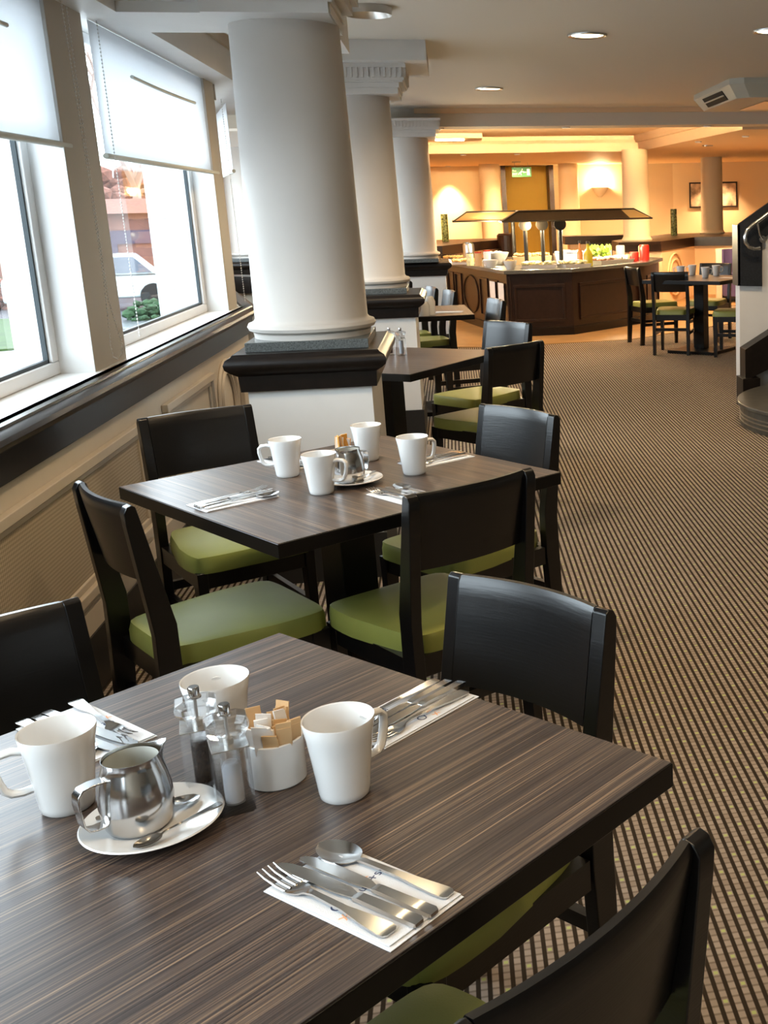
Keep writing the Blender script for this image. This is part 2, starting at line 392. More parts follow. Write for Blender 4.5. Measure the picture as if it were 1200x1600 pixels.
# cross beam at the buffet end, far ceiling and its dropped soffits
bm = nb(); box(bm, -2.7, 8.5, 12.1, 12.5, 2.30, CEIL+.1)
struct('trim_4', bm, M['ceil'], 'beige ceiling beam crossing the room in front of the buffet', 'beam')
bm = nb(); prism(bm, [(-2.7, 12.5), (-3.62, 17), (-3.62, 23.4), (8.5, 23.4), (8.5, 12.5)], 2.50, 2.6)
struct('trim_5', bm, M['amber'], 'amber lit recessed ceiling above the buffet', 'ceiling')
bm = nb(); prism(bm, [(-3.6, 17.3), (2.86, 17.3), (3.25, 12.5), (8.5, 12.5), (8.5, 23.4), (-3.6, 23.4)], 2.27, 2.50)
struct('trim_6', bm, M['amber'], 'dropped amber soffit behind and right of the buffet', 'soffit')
bm = nb(); rail_profile(bm, [(0, 2.40), (.05, 2.40), (.08, 2.44), (.08, 2.50), (0, 2.50)], (-3.6, 17.3), (2.86, 17.3), (0, -1))
rail_profile(bm, [(0, 2.40), (.05, 2.40), (.08, 2.44), (.08, 2.50), (0, 2.50)], (2.86, 17.3), (3.25, 12.5), (-1, -.08))
rail_profile(bm, [(0, 2.43), (.05, 2.43), (.05, CEIL), (0, CEIL)], (-.3, 12.1), (8.5, 12.1), (0, -1))
struct('trim_7', bm, M['amber'], 'narrow cornice moulding around the amber recess', 'moulding')

# left wall, window openings: window 0 (behind camera side) .. 2, then the wall turns away
Z_SILL = .952; ZT = SOF
WINS = [(-2.75, -.55), (-.25, 1.75), (2.02, 4.16), (4.54, 6.59)]
XP, XG = -1.25, -1.385
bm = nb(); box(bm, XW-.25, XW, YN, 6.86, 0, .93)
struct('wall_left', bm, M['cream'], 'cream panelled dado wall under the windows', 'wall')
bm = nb()
edges = [YN]+[e for w in WINS for e in w]+[6.84]
for k in range(0, len(edges), 2): box(bm, XP-.25, XP, edges[k], edges[k+1], .93, 2.19)
struct('trim_8', bm, M['pier'], 'tan painted piers between the windows', 'wall')
# white reveals
bm = nb()
for a, b_ in WINS:
    box(bm, XG-.01, XP-.001, b_-.004, b_+.001, Z_SILL, ZT); box(bm, XG-.01, XP-.001, a-.001, a+.004, Z_SILL, ZT)
struct('trim_9', bm, M['sillw'], 'white window reveals', 'reveal')
bm = nb(); box(bm, XG-.06, XW+.005, YN, 6.86, .925, Z_SILL)
struct('trim_10', bm, M['sillw'], 'long white window sill shelf', 'sill')
RAIL = [(0, .80), (.018, .80), (.022, .885), (.030, .888), (.034, .898), (.052, .902), (.064, .910), (.069, .922), (.064, .935), (.052, .942), (.030, .944), (.028, .952), (-.02, .952), (-.02, .80)]
bm = nb(); rail_profile(bm, RAIL, (XW, YN), (XW, 6.92), (1, 0))
# facet beyond the corner
fa, fb = Vector((XW, 6.90)), Vector((-1.68, 8.75)); fd = (fb-fa).normalized(); fn = Vector((fd.y, -fd.x))
rail_profile(bm, RAIL, tuple(fa), tuple(fb), tuple(fn))
struct('trim_11', bm, M['darkwood'], 'dark stained dado rail with rounded nosing under the windows', 'rail', smooth=True)
bm = nb()
def wallseg(bm, a, b_, t, z0, z1, side=1):
    a = Vector(a); b_ = Vector(b_); d = (b_-a).normalized(); n = Vector((-d.y, d.x))*t*side
    prism(bm, [tuple(a), tuple(b_), tuple(b_+n), tuple(a+n)], z0, z1)
wallseg(bm, fa, fb, .25, 0, .93); wallseg(bm, fa-fn*.04, fb-fn*.04, .12, .93, .955)
wallseg(bm, fb-fd*.2-fn*.04, fb-fn*.04, .2, .955, 2.477); bd = (Vector((-3.38, 17.0))-fb).normalized(); bn = Vector((bd.y, -bd.x)); BAY = [(.35, 2.25), (2.65, 4.55)]
wallseg(bm, fb, (-3.38, 17.0), .2, 0, .93); wallseg(bm, fb, (-3.38, 17.0), .2, 2.1, 2.477)
for a, b_ in ((0, .35), (2.25, 2.65), (4.55, 8.42)): wallseg(bm, fb+bd*a, fb+bd*b_, .2, .93, 2.1)
for a, b_ in BAY: m_ = fb+bd*(a+b_)/2-bn*.2; portal(m_.x, m_.y-(b_-a)/2, m_.y+(b_-a)/2, .94, 2.1, math.atan2(bd.y, bd.x)-PI/2)
m_ = fa+fd*.9-fn*.2; portal(m_.x, m_.y-.75, m_.y+.75, 1.0, 2.06, math.atan2(fd.y, fd.x)-PI/2)
wallseg(bm, fa-fn*.04, fb-fn*.04, .2, 2.1, 2.477)
struct('wall_left_bay', bm, M['cream'], 'angled wall turning away beyond the second window', 'wall')
bm = nb()
box(bm, -3.6, -3.38, 17.0, 23.3, 0, 2.6)
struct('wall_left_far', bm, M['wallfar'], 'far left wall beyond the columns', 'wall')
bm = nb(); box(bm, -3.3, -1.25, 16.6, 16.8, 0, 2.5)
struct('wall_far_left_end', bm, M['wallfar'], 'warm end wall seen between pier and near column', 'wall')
bm = nb(); wallseg(bm, (-2.6, 10.9), (-1.35, 10.0), .2, 0, .80); wallseg(bm, (-3.2, 14.0), (-1.4, 13.9), .2, 0, .8)
struct('wall_low_bay', bm, M['cream'], 'low cream wall in the bay beyond the near column', 'wall')
bm = nb(); wallseg(bm, (-2.62, 10.87), (-1.33, 9.95), .24, .80, .944); wallseg(bm, (-3.2, 13.96), (-1.36, 13.86), .26, .8, .944)
struct('trim_12', bm, M['darkwood'], 'dark cap on the low bay wall', 'rail')
# dado panelling: raised frames, cane-mesh panel, oval
def frame_panel(bm, y0, y1, z0, z1, w=.05, t=.014, x=XW):
    box(bm, x, x+t, y0, y1, z1-w, z1); box(bm, x, x+t, y0, y1, z0, z0+w)
    box(bm, x, x+t, y0, y0+w, z0+w, z1-w); box(bm, x, x+t, y1-w, y1, z0+w, z1-w)
def bolection(bm, y0, y1, z0, z1, x=XW):     # bevelled picture-frame moulding
    for (a, b_, o) in ((0, .034, .026), (.034, .058, .012)):
        box(bm, x, x+o, y0+a, y1-a, z1-b_, z1-a); box(bm, x, x+o, y0+a, y1-a, z0+a, z0+b_)
        box(bm, x, x+o, y0+a, y0+b_, z0+b_, z1-b_); box(bm, x, x+o, y1-b_, y1-a, z0+b_, z1-b_)
bm = nb()
for y0, y1 in ((-2.6, -.2), (.1, 1.9), (2.10, 4.43), (4.78, 5.72), (6.42, 6.84)): bolection(bm, y0, y1, .30, .725)
struct('trim_13', bm, M['panel'], 'raised picture-frame mouldings on the dado wall', 'moulding', bevel=.004)
bm = nb()
for y0, y1 in ((-2.54, -.26), (.16, 1.84), (2.155, 4.375)): box(bm, XW, XW+.004, y0+.0, y1, .355, .67)
struct('trim_14', bm, M['cane'], 'fine mesh radiator grille panel in the dado wall', 'grille')
bm = nb()
pts = [(XW+.008, 6.08+.16*math.cos(t), .51+.17*math.sin(t)) for t in [2*PI*k/40 for k in range(40)]]
tube(bm, pts, .012, 6, closed=True)
pts = [(XW+.008, 6.08+.24*math.cos(t), .51+.225*math.sin(t)) for t in [2*PI*k/40 for k in range(40)]]
tube(bm, pts, .012, 6, closed=True)
struct('trim_15', bm, M['panel'], 'carved oval moulding between the dado panels', 'moulding', smooth=True)
bm = nb(); box(bm, XW, XW+.016, YN, 6.86, 0, .19)
struct('baseboard_left', bm, M['blackpaint'], 'black skirting board below the dado wall', 'skirting')
bm = nb(); box(bm, XW, XW+.010, YN, 6.86, .19, .265)
struct('trim_16', bm, M['panel'], 'cream strip above the black skirting', 'moulding')

# windows
wi = 0
for (a, b_) in WINS:
    wi += 1
    bm = nb()
    f = .06; x0, x1 = XG-.045, XG+.022
    box(bm, x0, x1, a, b_, Z_SILL, Z_SILL+.045); box(bm, x0, x1, a, b_, ZT-.045, ZT)
    box(bm, x0, x1, a, a+f, Z_SILL+.045, ZT-.045); box(bm, x0, x1, b_-f, b_, Z_SILL+.045, ZT-.045)
    w = struct('window_%d' % wi, bm, M['frame'], 'white aluminium window frame, number %s along the left wall' % ['one', 'two', 'three', 'four'][wi-1], 'window', bevel=.004)
    bm = nb()
    g = .012
    box(bm, XG-.005, XG+.010, a+f, b_-f, Z_SILL+.045, Z_SILL+.045+g); box(bm, XG-.005, XG+.010, b_-f-g, b_-f, Z_SILL+.045, ZT-.045); box(bm, XG-.005, XG+.010, a+f, a+f+g, Z_SILL+.045, ZT-.045)
    obj('gasket', bm, M['gasket'], w)
    bm = nb(); box(bm, XG-.004, XG, a+f, b_-f, Z_SILL+.045, ZT-.045); obj('glass_pane', bm, M['pane'], w)
    portal(XG-.06, a, b_, Z_SILL, ZT)
wins = {k: bpy.data.objects['window_%d' % k] for k in (1, 2, 3, 4)}
wins[1]['label'] = 'window frame out of view behind the camera'; wins[2]['label'] = 'window frame beside the camera, left of the picture'
wins[3]['label'] = 'white framed window at the left edge of the picture overlooking the lawn'; wins[4]['label'] = 'white framed window between the two tan piers, overlooking the brick house'
# window in the angled facet
bm = nb()
q0, q1 = fa+fd*.05-fn*.14, fb-fd*.25-fn*.14
wallseg(bm, q0, q1, .06, .955, 1.0); wallseg(bm, q0, q1, .06, 2.06, 2.1); wallseg(bm, q0, q0+fd*.06, .06, 1.0, 2.06); wallseg(bm, q1-fd*.06, q1, .06, 1.0, 2.06)
w5 = struct('window_5', bm, M['frame'], 'window in the angled wall just past the second pier', 'window')
bm = nb(); wallseg(bm, q0-fn*.02, q1-fn*.02, .004, 1.0, 2.06); obj('glass_pane', bm, M['pane'], w5)
for k, (a, b_) in enumerate(BAY):
    bm = nb(); p, q = fb+bd*a-bn*.08, fb+bd*b_-bn*.08
    wallseg(bm, p, q, .05, .93, .98); wallseg(bm, p, q, .05, 2.05, 2.1); wallseg(bm, p, p+bd*.05, .05, .98, 2.05); wallseg(bm, q-bd*.05, q, .05, .98, 2.05)
    w_ = struct('window_%d' % (6+k), bm, M['frame'], ['first', 'second', 'third'][k]+' window of the bay hidden behind the near column', 'window')
    bm = nb(); wallseg(bm, p-bn*.02, q-bn*.02, .004, .98, 2.05); obj('glass_pane', bm, M['pane'], w_)
# roller blinds
def blind(y0, y1, zb, label, x=-1.262, hand=True, bat=(-.55, .63)):
    t = thing('roller_blind', label, 'blind', (x, (y0+y1)/2, zb), 0, 'roller blinds at the windows')
    h = (y1-y0)/2; H = SOF-zb-.002
    bm = nb(); n = 24
    top, bot = [], []
    vs = []
    for i in range(n+1):
        y = -h+2*h*i/n
        row = [bm.verts.new((.006*math.sin(i*.9)*(1-k/6)*.4, y, k/6*H)) for k in range(7)]
        vs.append(row)
    for i in range(n):
        for k in range(6): bm.faces.new((vs[i][k], vs[i+1][k], vs[i+1][k+1], vs[i][k+1]))
    ob = obj('blind_fabric', bm, M['blind'], t, smooth=True)
    sm = ob.modifiers.new('thick', 'SOLIDIFY'); sm.thickness = .0008
    bm = nb(); tube(bm, [(.004, -h-.008, 0), (.004, h+.008, 0)], .011, 12); obj('bottom_bar', bm, M['acgrey'], t, smooth=True)
    if hand:
        bm = nb(); pts = [(.012, bat[0]+(bat[1]-bat[0])*i/10, 2.035-zb-.005*math.sin(PI*i/10)) for i in range(11)]; tube(bm, pts, .0075, 8)
        obj('pull_batten', bm, M['acgrey'], t, smooth=True)
    return t
blind(2.15, 4.235, 1.715, 'white roller blind at the left edge, half lowered over the lawn window', bat=(-.6, .60))
blind(4.66, 6.74, 1.70, 'white roller blind with a batten, half lowered between the two tan piers', bat=(-.56, .61))
blind(-.3, 1.8, 1.72, 'white roller blind beside the camera, out of view')
bm = nb(); 
t = thing('roller_blind', 'narrow slice of blind at the angled window past the second pier', 'blind', tuple((fa+fd*1.0).to_3d()+Vector((fn.x*.02, fn.y*.02, 1.72))), math.atan2(fd.y, fd.x)-PI/2, 'roller blinds at the windows')
box(bm, -.001, .001, -.85, .75, 0, .38); obj('blind_fabric', bm, M['blind'], t)
bm = nb(); tube(bm, [(.003, -.86, 0), (.003, .76, 0)], .011, 10); obj('bottom_bar', bm, M['acgrey'], t, smooth=True)
# bead chains
def chain(pts, label):
    bm = nb(); last = None
    P = [Vector(p) for p in pts]; acc = 0
    tube(bm, P, .0007, 5)
    for a, b_ in zip(P, P[1:]):
        L = (b_-a).length; n = max(1, int(L/.013))
        for k in range(n):
            bmesh.ops.create_icosphere(bm, subdivisions=1, radius=.0034, matrix=Matrix.Translation(a.lerp(b_, k/n)))
    o = obj('blind_chain', bm, M['white'], smooth=True)
    return tag(o, label, 'cord', 'bead chains of the blinds')
cx = XP+.022
loop = []
def lp(y, z): return (cx, y, z)
chain([lp(4.265, 2.18), lp(4.30, 1.7), lp(4.315, 1.25), lp(4.30, 1.12), lp(4.285, 1.03), lp(4.30, .985), lp(4.345, .972), lp(4.40, .985), lp(4.425, 1.02), lp(4.39, 1.085), lp(4.335, 1.19), lp(4.325, 1.4), lp(4.32, 1.7), lp(4.315, 2.18)], 'white bead chain looping down the near tan pier to the sill')
chain([(XP+.012, 4.69, 2.18), (XP+.012, 4.695, 1.70), (XP-.03, 4.86, 1.35), (XP-.03, 4.87, .99)], 'white bead chain at the left edge of the second blind')
chain([(XP+.03, 6.87, 2.1), (XP+.03, 6.9, 1.5), (XP+.03, 6.93, .97)], 'thin bead chain past the second pier')

# walls behind / right of camera, far walls
bm = nb(); box(bm, -1.5, 8.5, YN-.2, YN, 0, 2.6)
struct('wall_back', bm, M['cream'], 'cream wall behind the camera', 'wall')
bm = nb(); box(bm, 8.5, 8.7, YN, 23.4, 0, 2.6)
struct('wall_right', bm, M['cream'], 'cream wall at the right side of the room', 'wall')
bm = nb()
YB = 22.5
box(bm, -3.38, 1.0, YB, YB+.2, 0, 2.5); box(bm, 2.02, 4.40, YB, YB+.2, 0, 2.5); box(bm, 1.0, 2.02, YB, YB+.2, 2.27, 2.5)
prism(bm, [(4.40, YB), (8.5, 21.8), (8.5, 22.0), (4.40, YB+.2)], 0, 2.5)
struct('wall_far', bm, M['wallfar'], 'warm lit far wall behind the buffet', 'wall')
bm = nb(); box(bm, .95, 2.1, 23.1, 23.2, 0, 2.4)
struct('wall_recess', bm, M['olive'], 'olive door recess in the far wall', 'wall')
bm = nb(); box(bm, 1.0, 1.09, YB-.03, YB+.6, 0, 2.27); box(bm, 1.93, 2.02, YB-.03, YB+.6, 0, 2.27)
struct('door_1', bm, M['buffetwood'], 'dark wooden door frame around the olive recess', 'door')
bm = nb(); prism(bm, [(-1.2, 17.2), (-.20, 17.2), (.40, 19.0), (.9, 19.8), (.9, 20.6), (-1.2, 20.6)], 0, .80)
prism(bm, [(2.1, 20.6), (3.3, 20.6), (3.3, 21.1), (2.1, 21.1)], 0, .80)
struct('wall_low_far', bm, M['amber'], 'low panelled partition left behind the buffet', 'wall')
bm = nb(); prism(bm, [(-1.2, 17.14), (-.16, 17.14), (.45, 18.95), (.95, 19.78), (.95, 20.65), (-1.2, 20.65)], .80, .944)
prism(bm, [(2.0, 20.5), (3.4, 20.5), (3.4, 21.2), (2.0, 21.2)], .80, .944)
lathe(bm, [(0, .60), (.16, .60), (.16, 1.02), (.13, 1.05), (0, 1.05)], 20, (.9, 19.5))
struct('trim_17', bm, M['buffetwood'], 'dark cap rail on the low partition left behind the buffet', 'rail')
rp = [(2.42, 16.55), (3.05, 16.55), (3.9, 18.15), (5.6, 17.5), (8.4, 17.5)]
back_ = [(8.4, 20.4), (5.4, 20.5), (3.9, 20.4), (2.42, 17.35)]
bm = nb(); prism(bm, rp+back_, 0, .80)
struct('wall_low_right', bm, M['amber'], 'low amber panelled partition at the right behind the tables', 'wall')
bm = nb(); prism(bm, [(x-.02, y-.07) for x, y in rp]+[(x, y+.04) for x, y in back_], .80, .90); prism(bm, [(x-.03, y-.1) for x, y in rp]+[(x, y+.06) for x, y in back_], .90, .944)
struct('trim_18', bm, M['buffetwood'], 'dark cap rail on the amber partition', 'rail')
bm = nb()
for r_ in (.30, .21):
    d = Vector((.85, 1.6)).normalized(); c0 = Vector((3.35, 17.1)); nn = Vector((d.y, -d.x))
    tube(bm, [tuple((c0+d*r_*math.cos(t)*1.3+nn*.01).to_3d()+Vector((0, 0, .42+r_*math.sin(t)*1.05))) for t in [2*PI*k/32 for k in range(32)]], .014, 6, closed=True)
struct('trim_19', bm, M['amber'], 'oval moulding on the amber partition', 'moulding', smooth=True)

# ------------------------------------------------------------ columns
def column(cx, cy, r, half, front, back, label, z_top=2.19, cap='slab', zb=None):
    t = thing('column', label, 'column', (cx, cy, 0), 0, 'round white columns on square pedestals')
    f, b_ = front-cy, back-cy
    bm = nb(); box(bm, -half, half, f, b_, .19, ZR0+.01); obj('pedestal', bm, M['white'], t)
    bm = nb(); box(bm, -half-.012, half+.012, f-.012, b_+.012, 0, .19); obj('skirting', bm, M['blackpaint'], t)
    bm = nb(); e = 0
    prof = [(.0, .80), (.022, .80), (.026, .862), (.050, .878), (.066, .893), (.070, .912), (.062, .930), (.044, .940), (.038, .948)]
    prev = None
    for o, z in prof:
        ring = [bm.verts.new(p) for p in ((-half-o, f-o, z), (half+o, f-o, z), (half+o, b_+o, z), (-half-o, b_+o, z))]
        if prev:
            for k in range(4): bm.faces.new((prev[k], prev[(k+1) % 4], ring[(k+1) % 4], ring[k]))
        else: bm.faces.new(ring[::-1])
        prev = ring
    bm.faces.new(prev)
    obj('dado_cap', bm, M['darkwood'], t, smooth=True)
    bm = nb(); h2 = r+.012; box(bm, -h2, h2, -h2, h2, .948, .985); obj('granite_plinth', bm, M['granite'], t, bevel=.002)
    z0 = .985
    base = [(0, z0), (r+.006, z0), (r+.010, z0+.02), (r+.004, z0+.022), (r+.026, z0+.032), (r+.032, z0+.045), (r+.026, z0+.058), (r+.008, z0+.064), (r, z0+.075), (r-.002, z0+.30), (r-.016, z_top)]
    bm = nb(); lathe(bm, base+[(0, z_top)], 56, cap=False); obj('shaft', bm, M['column'], t, smooth=True)
    return t
c1 = column(-.590, 4.80, .222, .235, 4.54, 5.14, 'big nearest round column behind the second table, dark capped white pedestal')
c2 = column(-.545, 7.72, .218, .275, 7.42, 7.98, 'second round column, behind the nearest one, with dentil capital and wide slab')
c3 = column(-.385, 12.0, .218, .290, 11.95, 12.5, 'third round column, left of the buffet under the cross beam')
c3.location.y = 12.05
c4 = column(-2.28, 13.6, .215, .30, 13.3, 13.9, 'far white column seen between the second pier and the nearest column')
# capitals
def capital(t, hw, dent=True, slab=.46):
    bm = nb(); z = 2.185
    st = [(hw-.055, z, z+.035), (hw-.045, z+.035, z+.065), (hw-.02, z+.065, z+.075), (hw-.012, z+.075, z+.09)]
    for h, a, b_ in st: box(bm, -h, h, -h, h, a, b_)
    box(bm, -hw+.012, hw-.012, -hw+.012, hw-.012, z+.09, z+.15)
    if dent:
        n = 19
        for side in range(4):
            Rm = Matrix.Rotation(side*PI/2, 4, 'Z')
            for k in range(n):
                x = -hw+.012+(k+.5)*(2*hw-.024)/n
                box(bm, x-.006, x+.006, -hw, -hw+.013, z+.092, z+.150, Rm)
    box(bm, -hw-.003, hw+.003, -hw-.003, hw+.003, z+.15, z+.175)
    obj('capital', bm, M['white'], t)
    if slab:
        bm = nb(); box(bm, -slab, slab, -slab, slab, z+.175, CEIL); bmesh.ops.transform(bm, matrix=Matrix.Identity(4), verts=bm.verts)
        obj('ceiling_slab', bm, M['white'], t)
capital(c2, .325); capital(c3, .335, slab=None)
bm = nb(); box(bm, -.245, .20, -.335, .22, 2.183, 2.222); box(bm, -.62, .215, -.330, .22, 2.222, 2.235); box(bm, -.62, .245, -.36, .24, 2.262, 2.30); box(bm, -.62, .27, -.385, .26, 2.30, 2.38); box(bm, -.62, .30, -.42, .28, 2.38, 2.47)
obj('capital', bm, M['white'], c1)
bm = nb(); box(bm, -.33, .33, -.33, .33, 2.19, 2.47); obj('capital', bm, M['white'], c4)
# far plain columns
def farcol(x, y, r, z0, z1, label):
    t = thing('column', label, 'column', (x, y, 0), 0, 'far amber lit columns')
    bm = nb(); lathe(bm, [(0, z0), (r+.02, z0), (r+.03, z0+.02), (r+.01, z0+.05), (r, z0+.07), (r-.01, z1), (0, z1)], 36, cap=False); obj('shaft', bm, M['wallfar'], t, smooth=True)
    return t
farcol(2.745, 16.95, .205, .944, 2.28, 'amber lit round column right of the buffet canopy')
farcol(4.60, 19.9, .20, .944, 2.28, 'amber lit round column covering the framed pictures')
a = farcol(.75, 21.6, .20, .0, 2.28, 'pale column left of the olive door recess')
farcol(2.25, 21.9, .20, .0, 2.28, 'pale column right of the olive door recess')

# ------------------------------------------------------------ stairs at right
t = thing('staircase', 'stair at the right edge with rounded stone bottom steps and dark raking stringer', 'stairs', (2.05, 8, 0))
YS = 0.0
bm = nb(); xprism(bm, [(0, 0)], 0, 0) if False else None
# white stair wall (raking wall of the stair)
bm2 = nb(); a_ = [(2.05, 8.0), (6.5, 8.0), (6.5, 8.12), (2.05, 8.12)]
hexa(bm2, [(2.05, 8.0, 0), (3.7, 8.0, 0), (3.7, 8.12, 0), (2.05, 8.12, 0)], [(2.05, 8.0, 1.30), (3.7, 8.0, 2.40), (3.7, 8.12, 2.40), (2.05, 8.12, 1.30)])
struct('wall_stair', bm2, M['white'], 'white stair wall at the right edge', 'wall')
def slab_xz(bm, pts, y0, y1): return hexa(bm, [(x, y0, z) for x, z in pts], [(x, y1, z) for x, z in pts])
bm = nb()
slab_xz(bm, [(-.015, .885), (.165, .875), (.165, 1.215), (-.015, 1.325)], -.03, -.001)
slab_xz(bm, [(.165, 1.215), (1.6, 2.16), (1.6, 2.38), (-.015, 1.325)], -.03, -.001)
hexa(bm, [(-.02, -.03, .885), (-.001, -.03, .885), (-.001, .13, .885), (-.02, .13, .885)], [(-.02, -.03, 1.322), (-.001, -.03, 1.322), (-.001, .13, 1.322), (-.02, .13, 1.322)])
o = obj('dado_panel', bm, M['slate'], t)
bm = nb()
slab_xz(bm, [(-.002, .20), (-.002, .43), (1.6, 1.36), (1.6, .9)], -.16, -.001)
slab_xz(bm, [(-.03, .0), (-.03, .22), (.10, .22), (.10, 0)], -.20, -.001)
obj('stringer', bm, M['darkwood'], t)
def stepshape(cx, cy, r, x1): 
    return [(cx+r*math.cos(a), cy+r*math.sin(a)) for a in [PI/2+PI*k/28 for k in range(29)]]+[(x1, cy-r), (x1, cy+r)]
M['stone'] = mat('stair_stone', (.075, .070, .058), .3, var=.25, vscale=14)
M['brasslip'] = mat('ochre_step_nosing', (.30, .20, .07), .4)
for k, (cx_, cy_, r_, z0, z1) in enumerate(((.635, -.87, .835, 0, .165), (1.06, -.80, .66, .165, .33), (1.38, -.74, .60, .33, .495), (1.70, -.74, .60, .495, .66))):
    bm = nb(); prism(bm, stepshape(cx_, cy_, r_, 2.6), z0, z1-.03)
    st = obj('step', bm, M['stone'], t)
    bm = nb(); prism(bm, stepshape(cx_, cy_, r_+.02, 2.6), z1-.03, z1); obj('nosing', bm, M['stone'], st, bevel=.008)
    bm = nb()
    for zz in (z0+.03, z0+.06, z0+.085):
        prism(bm, stepshape(cx_, cy_, r_+.004, 2.6), zz, zz+.008)
    obj('riser_line', bm, M['steel_brushed'], st)
t = thing('handrail', 'polished hooked handrail on the dark stair panel', 'handrail', (2.05, 7.97, 0))
pts = [(.13, -.07, 1.155), (.09, -.07, 1.150), (.045, -.07, 1.165), (.020, -.07, 1.20), (.018, -.07, 1.24), (.035, -.07, 1.285), (.075, -.07, 1.32)]+[(.075+.3*k, -.07, 1.32+.2*k) for k in range(1, 5)]
bm = nb(); tube(bm, pts, .014, 12); obj('rail', bm, M['chrome'], t, smooth=True)
bm = nb(); tube(bm, [(.165, -.001, 1.215), (.165, -.02, 1.215)], .026, 16); tube(bm, [(.165, -.02, 1.215), (.13, -.06, 1.25), (.11, -.07, 1.33)], .008, 8); obj('bracket', bm, M['chrome'], t, smooth=True)

# ------------------------------------------------------------ tables
def table(loc, rz, label, group='square pedestal tables'):
    t = thing('dining_table', label, 'table', (*loc, 0), rz, group)
    h = .435
    bm = nb(); box(bm, -h, h, -h, h, .709, .7435); obj('edge_band', bm, M['tabledge'], t, bevel=.0015)
    bm = nb(); box(bm, -h+.002, h-.002, -h+.002, h-.002, .7435, .745); obj('tabletop', bm, M['zebra'], t)
    bm = nb(); box(bm, -.055, .055, -.055, .055, .03, .69); box(bm, -.25, .25, -.03, .03, .68, .709); box(bm, -.03, .03, -.25, .25, .68, .709); obj('pedestal', bm, M['tabledge'], t, bevel=.003)
    bm = nb(); box(bm, -.26, .26, -.26, .26, 0, .03); obj('base_plate', bm, M['tabledge'], t, bevel=.003)
    return t
F1 = Vector((-.351, 1.977)); U1 = Vector((.6874, -.7263)); V1 = Vector((-.7263, -.6874)); A1 = math.atan2(U1.y, U1.x)
def T1(u, v): p = F1+U1*u+V1*v; return (p.x, p.y)
CT2 = Vector((-.350, 3.157)); A2 = math.radians(-53); E1 = Vector((math.cos(A2), math.sin(A2))); E2 = Vector((-math.sin(A2), math.cos(A2)))
def T2(a, b_): p = CT2+E1*a+E2*b_; return (p.x, p.y)
# grain runs along local Y of the table
tb1 = table(T1(.435, .435), A1, 'nearest square table with zebra-grain top, filling the foreground')
tb2 = table(CT2, A2+PI/2, 'second square table, in front of the nearest column, laid with four mugs')
tb3 = table((-.369, 5.78), math.radians(58), 'third table, right of the nearest column, bare but for two mills')
tb4 = table((-.345, 8.45), math.radians(4), 'fourth table, right of the second column, with a white cup')
tb5 = table((2.44, 11.1), math.radians(50), 'table at the right beside the stairs, laid with four mugs')

